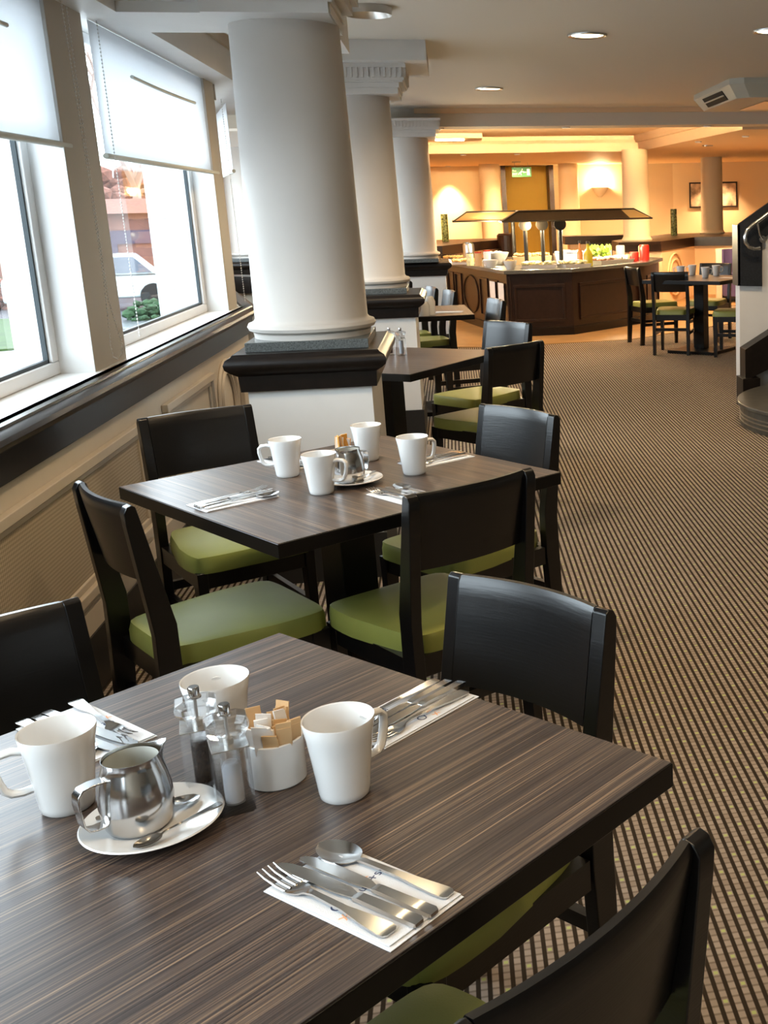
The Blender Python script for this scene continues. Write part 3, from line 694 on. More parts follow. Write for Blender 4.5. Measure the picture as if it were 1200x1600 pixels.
# ------------------------------------------------------------ chairs
def make_chair():
    t = thing('dining_chair', '', 'chair')
    hw = .187
    bm = nb()
    # rear legs: floor -> seat -> raked back post
    prof = [(-.248, 0), (-.206, 0), (-.180, .38), (-.180, .52), (-.234, .805), (-.238, .824), (-.246, .830), (-.258, .826), (-.266, .812), (-.264, .78), (-.240, .56), (-.234, .50), (-.236, .38)]
    for s in (-1, 1):
        bm = nb(); xprism(bm, prof, s*hw, s*(hw-.030)); obj('leg', bm, M['chair'], t, bevel=.0025)
    for s in (-1, 1):
        bm = nb(); x = s*hw
        hexa(bm, [(x, .165, 0), (x-s*.028, .165, 0), (x-s*.028, .195, 0), (x, .195, 0)], [(x, .155, .40), (x-s*.032, .155, .40), (x-s*.032, .205, .40), (x, .205, .40)])
        obj('leg', bm, M['chair'], t, bevel=.0025)
    # curved backrest panel between posts
    bm = nb(); n = 12; rows = []
    for i in range(n+1):
        x = -(hw-.0305)+2*(hw-.0305)*i/n; c = 1-(x/(hw-.03))**2
        col = []
        for z in (.630, .70, .79, .818, .829):
            yy = -.1805-(z-.52)*(.054/.285); yb = .022 if z < .80 else (.021 if z < .82 else .014)
            off = -.022*c
            col.append((yy+off, yy+off-yb, z))
        rows.append((x, col))
    fr = [[bm.verts.new((x, c_[0]-(.004 if z == 4 else 0), c_[2])) for z, c_ in enumerate(col)] for x, col in rows]
    bk = [[bm.verts.new((x, c_[1], c_[2])) for c_ in col] for x, col in rows]
    K = 5
    for i in range(n):
        for k in range(K-1):
            bm.faces.new((fr[i][k], fr[i+1][k], fr[i+1][k+1], fr[i][k+1])); bm.faces.new((bk[i][k], bk[i][k+1], bk[i+1][k+1], bk[i+1][k]))
        bm.faces.new((fr[i][K-1], fr[i+1][K-1], bk[i+1][K-1], bk[i][K-1])); bm.faces.new((fr[i][0], bk[i][0], bk[i+1][0], fr[i+1][0]))
    for i in (0, n):
        for k in range(K-1): bm.faces.new((fr[i][k], fr[i][k+1], bk[i][k+1], bk[i][k]))
    obj('backrest', bm, M['chair'], t, smooth=True)
    # seat cushion, domed with rounded edge
    bm = nb(); w0, w1 = .157, .197; y0, y1 = -.205, .218
    L = 14; W = 14; top = []
    def edge(tv): return min(1, (1-abs(tv))/.07)
    def dome(a, b_):
        e = math.sqrt(max(0, 1-(1-edge(a))**2))*math.sqrt(max(0, 1-(1-edge(b_))**2))
        return e
    def par(k, n_):
        s = -1+2*k/n_; return math.copysign(1-(1-abs(s))**1.6, s)
    for i in range(W+1):
        a = par(i, W); row = []
        for k in range(L+1):
            b_ = par(k, L); hwid = w0+(w1-w0)*min(1, max(0, (b_+1)/2*1.6))
            cr = .012*(abs(a)**6)*(abs(b_)**6)
            row.append(bm.verts.new((a*(hwid-cr*2), (y0+y1)/2+b_*((y1-y0)/2-cr*2), .432+.018*dome(a, b_)+.005*(1-a*a)*(1-b_*b_))))
        top.append(row)
    bot = [[bm.verts.new((v.co.x, v.co.y, .398)) for v in row] for row in top]
    for i in range(W):
        for k in range(L):
            bm.faces.new((top[i][k], top[i+1][k], top[i+1][k+1], top[i][k+1])); bm.faces.new((bot[i][k], bot[i][k+1], bot[i+1][k+1], bot[i+1][k]))
    per_t = [top[i][0] for i in range(W+1)]+[top[W][k] for k in range(1, L+1)]+[top[i][L] for i in range(W-1, -1, -1)]+[top[0][k] for k in range(L-1, 0, -1)]
    per_b = [bot[i][0] for i in range(W+1)]+[bot[W][k] for k in range(1, L+1)]+[bot[i][L] for i in range(W-1, -1, -1)]+[bot[0][k] for k in range(L-1, 0, -1)]
    for k in range(len(per_t)):
        j = (k+1) % len(per_t); bm.faces.new((per_t[k], per_b[k], per_b[j], per_t[j]))
    obj('seat', bm, M['seat'], t, smooth=True)
    bm = nb(); box(bm, -.157, .157, -.205, -.175, .345, .402); box(bm, -.160, .160, .170, .196, .345, .402)
    for s in (-1, 1): box(bm, min(s*.183, s*.157), max(s*.183, s*.157), -.175, .17, .345, .402)
    obj('seat_frame', bm, M['chair'], t)
    for s in (-1, 1):
        bm = nb(); box(bm, min(s*.178, s*.160), max(s*.178, s*.160), -.19, .17, .20, .232); obj('stretcher', bm, M['chair'], t)
    bm = nb(); box(bm, -.157, .157, -.215, -.195, .24, .27); obj('stretcher', bm, M['chair'], t)
    return t
proto = make_chair(); used = [False]
def chair(topc, face_deg, label, group='dark chairs with green seats', z=0):
    a = math.radians(face_deg); f = Vector((math.cos(a), math.sin(a))); o = Vector(topc)+f*.245
    rz = a-PI/2
    if not used[0]:
        used[0] = True; proto.location = (o.x, o.y, z); proto.rotation_euler = (0, 0, rz); proto['label'] = label; proto['group'] = group; return proto
    return dup(proto, (o.x, o.y, z), rz, label, group)
chair((.085, 1.853), -136.6, 'chair with bluish sheen on its back, at the far right side of the nearest table')
chair((.083, .918), 133.4, 'chair at the lower right corner, seen from behind, drawn up to the nearest table')
chair((-.822, 1.888), -46.6, 'black chair cut off by the left edge, behind the nearest table')
chair((-.867, 2.82), 33.3, 'chair with big green seat at the left of the second table')
chair((-.892, 3.951), -61, 'chair with square black back between the dado wall and the second table')
chair((.003, 2.688), 124, 'chair with its black back to us, at the near right side of the second table')
chair((.172, 3.655), -142, 'blue-sheened chair at the far right side of the second table')
chair((.263, 5.478), 130, 'chair with black back to us at the third table')
chair((.28, 6.578), -138, 'blue-sheened chair at the far right side of the third table')
chair((.28, 8.29), -165, 'pale glinting chair right of the fourth table')
chair((-.055, 9.36), -166, 'chair beyond the fourth table, the right one of the two grey backs')
chair((-.21, 9.87), -166, 'chair beyond the fourth table, the left one of the two grey backs')
chair((-.46, 10.95), -166, 'chair just right of the second column, mostly hidden')
chair((1.875, 11.95), 15, 'left chair of the table beside the stairs, in front of the buffet')
chair((2.077, 10.88), 68, 'chair with its back to us at the table beside the stairs')
chair((2.85, 12.19), -124, 'chair facing us behind the table beside the stairs')
chair((2.93, 10.60), 157, 'chair half hidden by the stair wall, right of the far table')
chair((2.56, 20.2), 90, 'dark chair back above the buffet, left one of two', 'chairs behind the buffet')
chair((2.79, 19.6), 90, 'dark chair back above the buffet, right one of two', 'chairs behind the buffet')
chair((-.02, 16.9), 60, 'dark chair back left behind the buffet counter', 'chairs behind the buffet')

# ------------------------------------------------------------ tableware
def mug_proto():
    t = thing('latte_mug', '', 'mug', group='tall white mugs')
    bm = nb(); H = .108
    outer = [(0, .002), (.026, .002), (.0285, 0), (.0315, .003), (.0325, .010), (.037, .050), (.0415, .085), (.0455, H-.002)]
    inner = [(.0450, H), (.0432, H-.001), (.0388, .080), (.0345, .045), (.030, .012), (.024, .007), (0, .006)]
    lathe(bm, outer+inner, 48, cap=False); obj('mug_body', bm, M['porcelain'], t, smooth=True)
    bm = nb(); pts = [(.040, 0, .088), (.052, 0, .091), (.066, 0, .089), (.073, 0, .082), (.0735, 0, .070), (.0700, 0, .054), (.0655, 0, .041), (.058, 0, .035), (.046, 0, .034), (.034, 0, .036)]
    tube(bm, pts, .0072, 12, ry=.0050); obj('handle', bm, M['porcelain'], t, smooth=True)
    return t
mugp = mug_proto(); mu = [False]
def mug(x, y, hang, label, group='tall white mugs', z=.745):
    a = math.radians(hang)
    if not mu[0]:
        mu[0] = True; mugp.location = (x, y, z); mugp.rotation_euler = (0, 0, a); mugp['label'] = label; mugp['group'] = group; return mugp
    return dup(mugp, (x, y, z), a, label, group)
mug(-.183, 1.362, 46, 'white mug right of the sugar pot on the nearest table')
mug(-.530, 1.412, -160, 'white mug at the left edge of the nearest table, handle to the left')
mug(-.364, 1.530, 100, 'white mug behind the salt and pepper mills on the nearest table')
mug(-.506, 3.245, 175, 'white mug at the left of the second table, handle pointing left')
mug(-.388, 3.012, -15, 'white mug at the front of the second table, handle over the milk jug')
mug(-.293, 3.395, 100, 'white mug furthest back on the second table')
mug(-.150, 3.172, 35, 'white mug at the right of the second table, handle pointing right')
mug(2.294, 11.40, 160, 'leftmost mug on the table beside the stairs')
mug(2.45, 11.55, 170, 'second mug from the left on the table beside the stairs')
mug(2.483, 11.08, 0, 'third mug from the left on the table beside the stairs, the nearest one')
mug(2.66, 11.35, 0, 'rightmost mug on the table beside the stairs')

# cutlery (lying along local +Y, handle end at y=-, head at y=+)
def loft(bm, secs):   # secs: list of (y, halfwidth, z, thickness, dish)
    rings = []
    n = 6
    for y, w, z, th, dish in secs:
        top = [bm.verts.new((w*(-1+2*k/n), y, z+th-dish*(1-(-1+2*k/n)**2))) for k in range(n+1)]
        bot = [bm.verts.new((w*.96*(1-2*k/n), y, z-dish*(1-(1-2*k/n)**2))) for k in range(n+1)]
        rings.append(top+bot)
    m = len(rings[0])
    for A, B in zip(rings, rings[1:]):
        for k in range(m): bm.faces.new((A[k], A[(k+1) % m], B[(k+1) % m], B[k]))
    bm.faces.new(rings[0][::-1]); bm.faces.new(rings[-1])
    return bm
def handle_secs(L0, L1, wide=.011, neck=.0035, zn=.004):
    return [(L0, wide*.55, .001, .002, 0), (L0+.003, wide*.92, .001, .0025, 0), (L0+.010, wide, .001, .003, 0), (L0+.04, wide*.78, .0015, .0032, 0), (L0+(L1-L0)*.6, neck*1.2, .003, .003, 0), (L1, neck, zn, .003, 0)]
def fork_bm(L=.205):
    bm = nb(); s = handle_secs(-L/2, L/2-.085)
    s += [(L/2-.073, .005, .0035, .0025, .0003), (L/2-.066, .010, .002, .002, .0008), (L/2-.055, .0125, .001, .002, .001), (L/2-.048, .0128, .001, .002, .001)]
    loft(bm, s)
    for k in range(4):
        x = -.0108+.0072*k
        tube(bm, [(x, L/2-.050, .0025), (x, L/2-.035, .003), (x, L/2-.015, .006), (x*1.02, L/2-.002, .010)], [.0018, .0018, .0015, .0008], 6, ry=[.0012, .0012, .0011, .0006])
    return bm
def knife_bm(L=.22):
    bm = nb(); h = .0075
    loft(bm, [(-L/2, h*.8, .001, .004, 0), (-L/2+.004, h, .0005, .006, 0), (-L/2+.03, h*.95, .0005, .006, 0), (-L/2+.085, .0058, .001, .006, 0), (-L/2+.092, .0062, .001, .0055, 0), (-L/2+.096, .0045, .002, .003, 0)])
    pts = [(-.004, -L/2+.096), (.0050, -L/2+.096), (.0095, -L/2+.110), (.0105, L/2-.045), (.0085, L/2-.018), (.004, L/2-.004), (-.001, L/2), (-.0055, L/2-.004), (-.0070, L/2-.02), (-.0068, -L/2+.12)]
    prism(bm, pts, .0030, .0045)
    return bm
def spoon_bm(L=.20, w=.0205, bl=.062):
    bm = nb(); s = handle_secs(-L/2, L/2-bl-.008, .0095)
    for k in range(0, 13):
        tt = k/12; y = L/2-bl+bl*tt; ww = w*math.sqrt(max(0, 1-(2*(tt**.92)-1)**2)); ww = max(ww, .0035 if k < 3 else .0006)
        s.append((y, ww, .0035+.003*tt*tt, .0015, .006*math.sin(PI*min(1, tt*1.02))))
    loft(bm, s); return bm
protos = {}
def cutlery(kind, x, y, ang, label, group, z, tilt=0, scale=1):
    if kind not in protos:
        bmf = {'fork': fork_bm, 'knife': knife_bm, 'spoon': spoon_bm}[kind]()
        o = obj({'fork': 'dinner_fork', 'knife': 'table_knife', 'spoon': 'dessert_spoon'}[kind], bmf, M['steel'], smooth=True); protos[kind] = o; 
    else:
        o = protos[kind].copy(); C.objects.link(o)
    o.location = (x, y, z); o.rotation_euler = (tilt, 0, ang); o.scale = (scale,)*3
    return tag(o, label, kind, group)
def napkin(x, y, ang, w, l, label, txt=True):
    t = thing('paper_napkin', label, 'napkin', (x, y, .7452), ang, 'folded white napkins')
    bm = nb()
    a, b_ = w/2, l/2
    prism(bm, [(-a, -b_), (a, -b_), (a, b_), (-a, b_)], 0, .0012); prism(bm, [(-a+.004, -b_+.006), (a, -b_+.004), (a-.002, b_-.001), (-a+.002, b_-.002)], .0018, .003)
    obj('napkin_fold', bm, M['paper'], t, bevel=.0005)
    if txt:
        for s, px_, py_, rot, size, m_ in (('Q', -.040, -.004, .1, .020, 'ink'), ('B', -.012, .006, .1, .016, 'ink'), ('u', .0, .0, .1, .016, 'ink'), ('+s', .022, .004, .35, .018, 'ink'), ('x', -.044, -.024, .4, .022, 'inko'), ('x', .014, .016, .2, .022, 'inko')):
            c = bpy.data.curves.new('napkin_print', 'FONT'); c.body = s; c.size = size; c.extrude = .0001
            to = bpy.data.objects.new('napkin_print', c); C.objects.link(to); to.parent = t; to.location = (px_, py_, .0031); to.rotation_euler = (0, 0, rot)
            c.materials.append(M[m_]); to_mesh(to)
    return t
def setting(cx_, cy_, ang, where, items, w=.115, l=.20, txt=True, skew=0):
    # ang: direction of the heads (away from the diner)
    rz = ang-PI/2
    napkin(cx_, cy_, rz+skew, w, l, 'folded white napkin '+where, txt)
    ca, sa = math.cos(rz), math.sin(rz)
    for kind, dx, dy, da, dz, lab in items:
        cutlery(kind, cx_+dx*ca-dy*sa, cy_+dx*sa+dy*ca, rz+da, lab+' on the napkin '+where, 'cutlery on the napkins', .7484+dz, scale=.95 if lab.startswith('small') else 1)
A = math.atan2(-U1.y, -U1.x)
# items: dx to the right seen from the diner; first table, front napkin (diner sits at +U side, heads toward -U)
x, y = T1(.757, .431)
setting(x, y, A, 'at the lower edge of the nearest table', [('fork', -.036, .018, .04, 0, 'fork'), ('knife', -.014, .012, .08, 0, 'large knife'), ('knife', .008, .006, .07, 0, 'small knife'), ('spoon', .038, .012, .10, 0, 'spoon')], l=.200, w=.108, skew=.05)
x, y = T1(.452, .098)
A_ = math.atan2(V1.y, V1.x)
setting(x, y, A_, 'at the upper right edge of the nearest table', [('fork', -.030, .006, .06, 0, 'fork'), ('knife', -.006, -.006, .08, 0, 'large knife'), ('knife', .014, -.004, .10, 0, 'small knife'), ('spoon', .036, -.002, .10, 0, 'spoon')], l=.195, w=.108, skew=.06)
x, y = T1(.100, .400)
setting(x, y, math.atan2(U1.y, U1.x), 'behind the left mug of the nearest table', [('fork', -.030, -.012, -.10, 0, 'fork'), ('knife', -.004, .004, .10, .001, 'large knife'), ('knife', .016, .0, .06, 0, 'small knife'), ('spoon', .038, -.012, .02, 0, 'spoon')], l=.20, w=.105)
def set2(a, b_, ang, where, items): x, y = T2(a, b_); setting(x, y, ang, where, items, txt=False)
its = lambda: [('fork', -.032, .012, .05, 0, 'fork'), ('knife', -.008, .010, .02, 0, 'large knife'), ('knife', .012, .004, .02, 0, 'small knife'), ('spoon', .036, .008, -.05, 0, 'spoon')]
set2(-.02, -.31, A2+PI/2, 'at the lower left edge of the second table', its())
set2(-.31, .02, A2, 'at the wall side of the second table', its())
set2(.31, .0, A2+PI, 'behind the black chair back on the second table', its())
set2(.02, .31, A2-PI/2, 'right of the rightmost mug on the second table', its())

# saucers, jugs, teaspoons
def saucer(x, y, label):
    bm = nb(); lathe(bm, [(0, .002), (.030, .001), (.034, 0), (.040, .002), (.060, .006), (.081, .0135), (.0825, .015), (.081, .0165), (.060, .010), (.040, .0055), (0, .0045)], 56, cap=False)
    o = obj('saucer', bm, M['porcelain'], smooth=True, loc=(x, y, .745)); return tag(o, label, 'plate', 'white saucers')
def jug(x, y, z, ang, label):
    t = thing('milk_jug', label, 'jug', (x, y, z), ang, 'stainless milk jugs')
    bm = nb(); prof = [(0, 0), (.029, 0), (.031, .001), (.0335, .006), (.0365, .018), (.0375, .030), (.0365, .045), (.0335, .060), (.030, .071), (.0285, .078), (.0290, .0815)]
    inn = [(.0284, .0815), (.0278, .078), (.029, .071), (.0325, .060), (.0355, .045), (.0355, .02), (.03, .003), (0, .003)]
    lathe(bm, prof+inn, 48, cap=False)
    for v in bm.verts:       # pouring lip on the side opposite the handle
        if v.co.z > .068:
            a = math.atan2(v.co.y, -v.co.x); k = math.exp(-(a/.30)**2)*(v.co.z-.066)/.0155
            v.co.x -= .011*k; v.co.z += .004*k
    obj('jug_body', bm, M['steel'], t, smooth=True)
    bm = nb(); lathe(bm, [(r-.0004, z_) for r, z_ in inn[1:]][:-1]+[(0, .0034)], 40, cap=False); obj('inner_sheen', bm, M['jug_inner_sheen'], t, smooth=True)  # added inner surface carrying the painted reflection, the jug is bare steel
    t.scale = (1.14, 1.14, 1.14)
    bm = nb(); rectsweep(bm, [(.029, 0, .066), (.044, 0, .067), (.054, 0, .0655), (.059, 0, .060), (.060, 0, .050), (.057, 0, .026), (.053, 0, .019), (.045, 0, .017), (.035, 0, .017)], .0155, .0022)
    obj('handle', bm, M['steel'], t, bevel=.0007)
    return t
saucer(-.408, 1.332, 'white saucer under the milk jug on the nearest table')
jug(-.424, 1.334, .7505, math.radians(-140), 'stainless milk jug on the saucer of the nearest table')
def teaspoon(p0, p1, z0, z1, label):
    p0 = Vector((*p0, z0)); p1 = Vector((*p1, z1)); d = p0-p1; L = d.length
    o = cutlery('spoon', (p0.x+p1.x)/2, (p0.y+p1.y)/2, math.atan2(d.y, d.x)-PI/2, label, 'teaspoons on saucers', (z0+z1)/2, math.asin(d.z/L), L/.20)
    o.name = 'teaspoon'; return o
teaspoon((-.412, 1.262), (-.326, 1.330), .757, .768, 'teaspoon in front of the milk jug, handle over the saucer rim')
teaspoon((-.362, 1.372), (-.47, 1.325), .7555, .768, 'teaspoon behind the milk jug on the nearest saucer')
saucer(-.315, 3.100, 'white saucer under the milk jug on the second table')
jug(-.322, 3.105, .7505, math.radians(50), 'stainless milk jug on the second table, behind the front mug')
teaspoon((-.300, 3.040), (-.255, 3.14), .755, .766, 'teaspoon on the saucer of the second table')

# mills
def mill(x, y, ang, fill, label, lv, z=.745):
    t = thing('pepper_mill' if fill == 'pepper' else 'salt_mill', label, 'mill', (x, y, z), ang, None)
    h = .0222
    bm = nb(); box(bm, -h, h, -h, h, 0, .088)
    bmesh.ops.bevel(bm, geom=[e for e in bm.edges if abs(e.verts[0].co.z-e.verts[1].co.z) > .01], offset=.0035, segments=2, affect='EDGES')
    # inner bore (reversed surface)
    lathe(bm, [(0, .010), (.0118, .010), (.0118, .084), (0, .084)], 24, cap=False)
    o = obj('mill_body', bm, M['glass'], t)
    bm = nb(); lathe(bm, [(0, .0103), (.0114, .0103), (.0114, lv-.004), (.008, lv+.002), (0, lv+.003)], 20, cap=False); obj('peppercorns' if fill == 'pepper' else 'salt', bm, M[fill], t, smooth=True)
    bm = nb(); prev = None
    for z_, s_, c_ in ((.0895, .0215, .30), (.096, .0200, .42), (.104, .0205, .42), (.113, .0250, .36), (.120, .0255, .36), (.1225, .0240, .36), (.127, .0140, .36)):
        k = s_*(1-c_); ring = [bm.verts.new(p) for p in ((-s_, -k, z_), (-k, -s_, z_), (k, -s_, z_), (s_, -k, z_), (s_, k, z_), (k, s_, z_), (-k, s_, z_), (-s_, k, z_))]
        if prev:
            for i in range(8): bm.faces.new((prev[i], prev[(i+1) % 8], ring[(i+1) % 8], ring[i]))
        else: bm.faces.new(ring[::-1])
        prev = ring
    bm.faces.new(prev); obj('mill_head', bm, M['glass'], t)
    bm = nb(); box(bm, -.0222, .0222, -.0222, .0222, .0880, .0890); obj('seam', bm, M['steel_brushed'], t)
    bm = nb(); lathe(bm, [(0, .127), (.0085, .127), (.0085, .129), (.0068, .130), (.0072, .1405), (.0064, .1420), (0, .1420)], 20, cap=False); obj('knob', bm, M['steel'], t, smooth=True)
    bm = nb(); lathe(bm, [(0, .0845), (.0060, .0845), (.0060, .098), (.0022, .100), (.0022, .126), (0, .126)], 16, cap=False); obj('grinder', bm, M['steel_brushed'], t, smooth=True)
    return t
mill(-.317, 1.360, math.radians(18), 'salt', 'clear square salt mill in front of the sugar pot on the nearest table', .062)
mill(-.366, 1.424, math.radians(12), 'pepper', 'clear square pepper mill filled with peppercorns on the nearest table', .066)
mill(-.355, 5.935, .3, 'pepper', 'clear pepper mill on the third table, the left one', .066)
mill(-.297, 5.895, .3, 'salt', 'clear salt mill on the third table, the right one', .075)
# sugar pot and sachets
def pot(x, y, label, r=.0375, h=.062, z=.745):
    bm = nb(); lathe(bm, [(0, 0), (r-.002, 0), (r, .002), (r, h-.001), (r-.001, h), (r-.003, h), (r-.0035, .005), (0, .004)], 44, cap=False)
    return tag(obj('sugar_pot', bm, M['porcelain'], smooth=True, loc=(x, y, z)), label, 'pot')
PX, PY = -.275, 1.424
pot(PX, PY, 'round white pot full of sugar sachets on the nearest table')
sp_ = None
def sachet(x, y, z, rz, tilt, m_, label, w=.019, h=.068):
    bm = nb(); q = random.uniform(-.006, .006); hexa(bm, [(-w/2, -.001, 0), (w/2, -.001, 0), (w/2, .001, 0), (-w/2, .001, 0)], [(-w/2+q, -.001+q*.6, h), (w/2+q, -.001+q*.6, h-abs(q)), (w/2+q, .001+q*.6, h-abs(q)), (-w/2+q, .001+q*.6, h)]); box(bm, -w/2+.001, w/2-.001, -.0018, .0018, .006, h-.008)
    o = obj('sugar_sachet', bm, m_, loc=(x, y, z)); o.rotation_euler = (tilt, 0, rz)
    return tag(o, label, 'sachet', 'sugar sachets standing in the white pot')
k = 0
for (dx, dy, rz, tilt, m_) in ((-.020, -.016, .2, .10, 'sachet'), (-.008, -.022, .1, .12, 'sachet'), (.004, -.024, -.1, .14, 'kraft'), (.016, -.018, .7, .15, 'kraft'), (.024, -.006, 1.1, .12, 'kraft'), (-.022, -.004, -.2, .05, 'sachet'), (-.012, -.008, .3, 0, 'sachet'), (-.002, -.010, .0, .06, 'sachet'), (.010, -.006, .5, -.05, 'kraft'), (-.020, .010, .4, -.10, 'kraft'), (-.006, .006, -.3, -.08, 'kraft'), (.008, .010, .2, -.12, 'kraft'), (.020, .010, 1.4, -.15, 'sachet'), (-.014, .020, .1, -.14, 'sachet'), (.002, .022, -.1, -.16, 'kraft'), (.016, .022, .6, -.14, 'kraft')):
    nm = 'white' if m_ == 'sachet' else 'brown'
    sachet(PX+dx, PY+dy, .752, rz+random.uniform(-.5, .5), tilt*1.15, M[m_], nm+' paper sugar sachet standing in the pot on the nearest table', h=.083+.009*math.sin(k*2.3)); k += 1
# second table: orange sachet glass
bm = nb(); lathe(bm, [(0, 0), (.033, 0), (.036, .002), (.038, .060), (.0365, .060), (.0345, .004), (0, .004)], 32, cap=False)
tag(obj('sachet_tumbler', bm, M['porcelain'], smooth=True, loc=(-.358, 3.262, .745)), 'pot of orange sachets behind the milk jug on the second table', 'pot')
for k in range(9):
    bm = nb(); w = .022; box(bm, -w/2, w/2, -.0015, .0015, 0, .092+.006*(k % 3))
    o = obj('sauce_sachet', bm, M[['orange', 'kraft', 'orange', 'sachet'][k % 4]], loc=(-.358+.019*math.cos(k*2.4)*(.4+.6*(k % 2)), 3.262+.019*math.sin(k*2.4), .750)); o.rotation_euler = (.12*math.sin(k*1.7), .15*math.cos(k), k*.9)
    tag(o, ['orange foil', 'brown paper', 'orange foil', 'white paper'][k % 4]+' sachet standing in the pot on the second table', 'sachet', 'sachets in the pot on the second table')
# fourth table cups, napkin
for (x, y, h_, lab) in ((-.235, 8.10, .10, 'white cup at the left end of the fourth table'), (-.195, 8.16, .13, 'white shaker behind the cup on the fourth table')):
    bm = nb(); lathe(bm, [(0, 0), (.04, 0), (.045, h_*.7), (.03, h_), (0, h_)], 24, cap=False); tag(obj('cup', bm, M['porcelain'], smooth=True, loc=(x, y, .745)), lab, 'cup')
napkin(-.06, 8.3, math.radians(80), .11, .2, 'folded napkin on the fourth table', False)
napkin(2.70, 10.95, math.radians(40), .11, .2, 'folded napkin right of the mugs beside the stairs', False)

# ------------------------------------------------------------ buffet island
t = thing('buffet_island', 'dark panelled buffet island with lit counter in the far room', 'buffet', (0, 0, 0))
BP = [(.58, 13.1), (1.34, 13.08), (2.36, 14.05), (2.72, 15.0), (1.9, 17.0), (-.20, 16.4)]
def offs(P, d):
    c = Vector((sum(p[0] for p in P)/len(P), sum(p[1] for p in P)/len(P)))
    return [tuple(Vector(p)+(Vector(p)-c).normalized()*d) for p in P]
bm = nb(); prism(bm, BP, .10, .73); obj('carcass', bm, M['buffetwood'], t, bevel=.004)
bm = nb(); prism(bm, offs(BP, .02), 0, .10); obj('plinth', bm, M['darkwood'], t, bevel=.004)
bm = nb(); prism(bm, offs(BP, .06), .73, .772); obj('countertop', bm, M['granite'], t, bevel=.005)
def face_frame(i, s0, s1, z0, z1, w=.03, oval=False):
    a = Vector(BP[i]); b_ = Vector(BP[(i+1) % 6]); d = (b_-a).normalized(); n = Vector((d.y, -d.x)); L = (b_-a).length
    T = Matrix(((d.x, n.x, 0, a.x), (d.y, n.y, 0, a.y), (0, 0, 1, 0), (0, 0, 0, 1)))
    bm = nb(); x0, x1 = s0*L, s1*L
    if oval:
        cx_, cz_ = (x0+x1)/2, (z0+z1)/2
        tube(bm, [(cx_+(x1-x0)/2*math.cos(q), .008, cz_+(z1-z0)/2*math.sin(q)) for q in [2*PI*k/36 for k in range(36)]], .012, 6, closed=True)
    else:
        box(bm, x0, x1, 0, .018, z1-w, z1); box(bm, x0, x1, 0, .018, z0, z0+w); box(bm, x0, x0+w, 0, .018, z0+w, z1-w); box(bm, x1-w, x1, 0, .018, z0+w, z1-w)
    bmesh.ops.transform(bm, matrix=T, verts=bm.verts)
    return obj('panel_moulding', bm, M['buffetwood'], t, bevel=.003 if not oval else 0, smooth=oval)
face_frame(0, .10, .88, .17, .60); face_frame(0, .0, .06, .11, .72, .02)
face_frame(1, .08, .92, .17, .60); face_frame(2, .1, .9, .17, .6)
# face 5 is the long left side: from back-left to front-left
for s0, s1, ov in ((.02, .12, 0), (.14, .24, 0), (.27, .37, 0), (.40, .62, 1), (.65, .76, 0), (.79, .90, 0)):
    face_frame(5, s0, s1, .17, .64, .02, bool(ov))
a = Vector(BP[5]); b_ = Vector(BP[0]); d = (b_-a).normalized(); n = Vector((d.y, -d.x)); L = (b_-a).length
for s0 in (.80, .91):
    bm = nb(); box(bm, s0*L, (s0+.07)*L, .019, .021, .36, .62); bmesh.ops.transform(bm, matrix=Matrix(((d.x, n.x, 0, a.x), (d.y, n.y, 0, a.y), (0, 0, 1, 0), (0, 0, 0, 1))), verts=bm.verts)
    o = obj('glare_panel', bm, M['sachet'], t)  # pale panels painting in the glare on the buffet's left side
# canopies
def canopy(x0, x1, y0, y1, z0, z1, ins, label, mt):
    t = thing('buffet_canopy', label, 'canopy', ((x0+x1)/2, (y0+y1)/2, .772), 0, 'canopies over the buffet')
    hx, hy = (x1-x0)/2, (y1-y0)/2; zz0, zz1 = z0-.772, z1-.772
    bm = nb(); hexa(bm, [(-hx, -hy, zz0), (hx, -hy, zz0), (hx, hy, zz0), (-hx, hy, zz0)], [(-hx+ins, -hy+ins*.6, zz1), (hx-ins, -hy+ins*.6, zz1), (hx-ins, hy-ins*.6, zz1), (-hx+ins, hy-ins*.6, zz1)])
    obj('hood', bm, mt, t)
    bm = nb()
    for a, b_ in (((-hx, -hy), (hx, -hy)), ((hx, -hy), (hx, hy)), ((-hx, -hy), (-hx, hy))): tube(bm, [(*a, zz0), (*b_, zz0)], .012, 6)
    for sx in (-1, 1): tube(bm, [(sx*hx, -hy, zz0), (sx*(hx-ins), -hy+ins*.6, zz1)], .010, 6)
    tube(bm, [(-hx+ins, -hy+ins*.6, zz1), (hx-ins, -hy+ins*.6, zz1)], .012, 6)
    obj('hood_trim', bm, M['bronze'], t)
    bm = nb(); box(bm, -hx+ins, hx-ins, -hy+ins*.6, hy-ins*.6, zz1, zz1+.012); obj('top_plate', bm, M['brasslip'], t)
    return t, hx, hy, zz0
t1_, hx, hy, z0_ = canopy(.60, 2.42, 13.75, 14.55, 1.315, 1.43, .20, 'long dark heated canopy on posts over the buffet', M['bronze'])
for px_ in (-.62, -.41, -.20):
    bm = nb(); tube(bm, [(px_, 0 if px_ != -.20 else -.15, 0), (px_, 0 if px_ != -.20 else -.15, z0_+.03)], .026, 12); obj('post', bm, M['bronze'], t1_, smooth=True)
    bm = nb(); tube(bm, [(px_, -.03 if px_ != -.20 else -.18, z0_-.05), (px_, .0 if px_ != -.20 else -.14, z0_-.05)], .075, 20); obj('bracket', bm, M['bronze'], t1_, smooth=True)
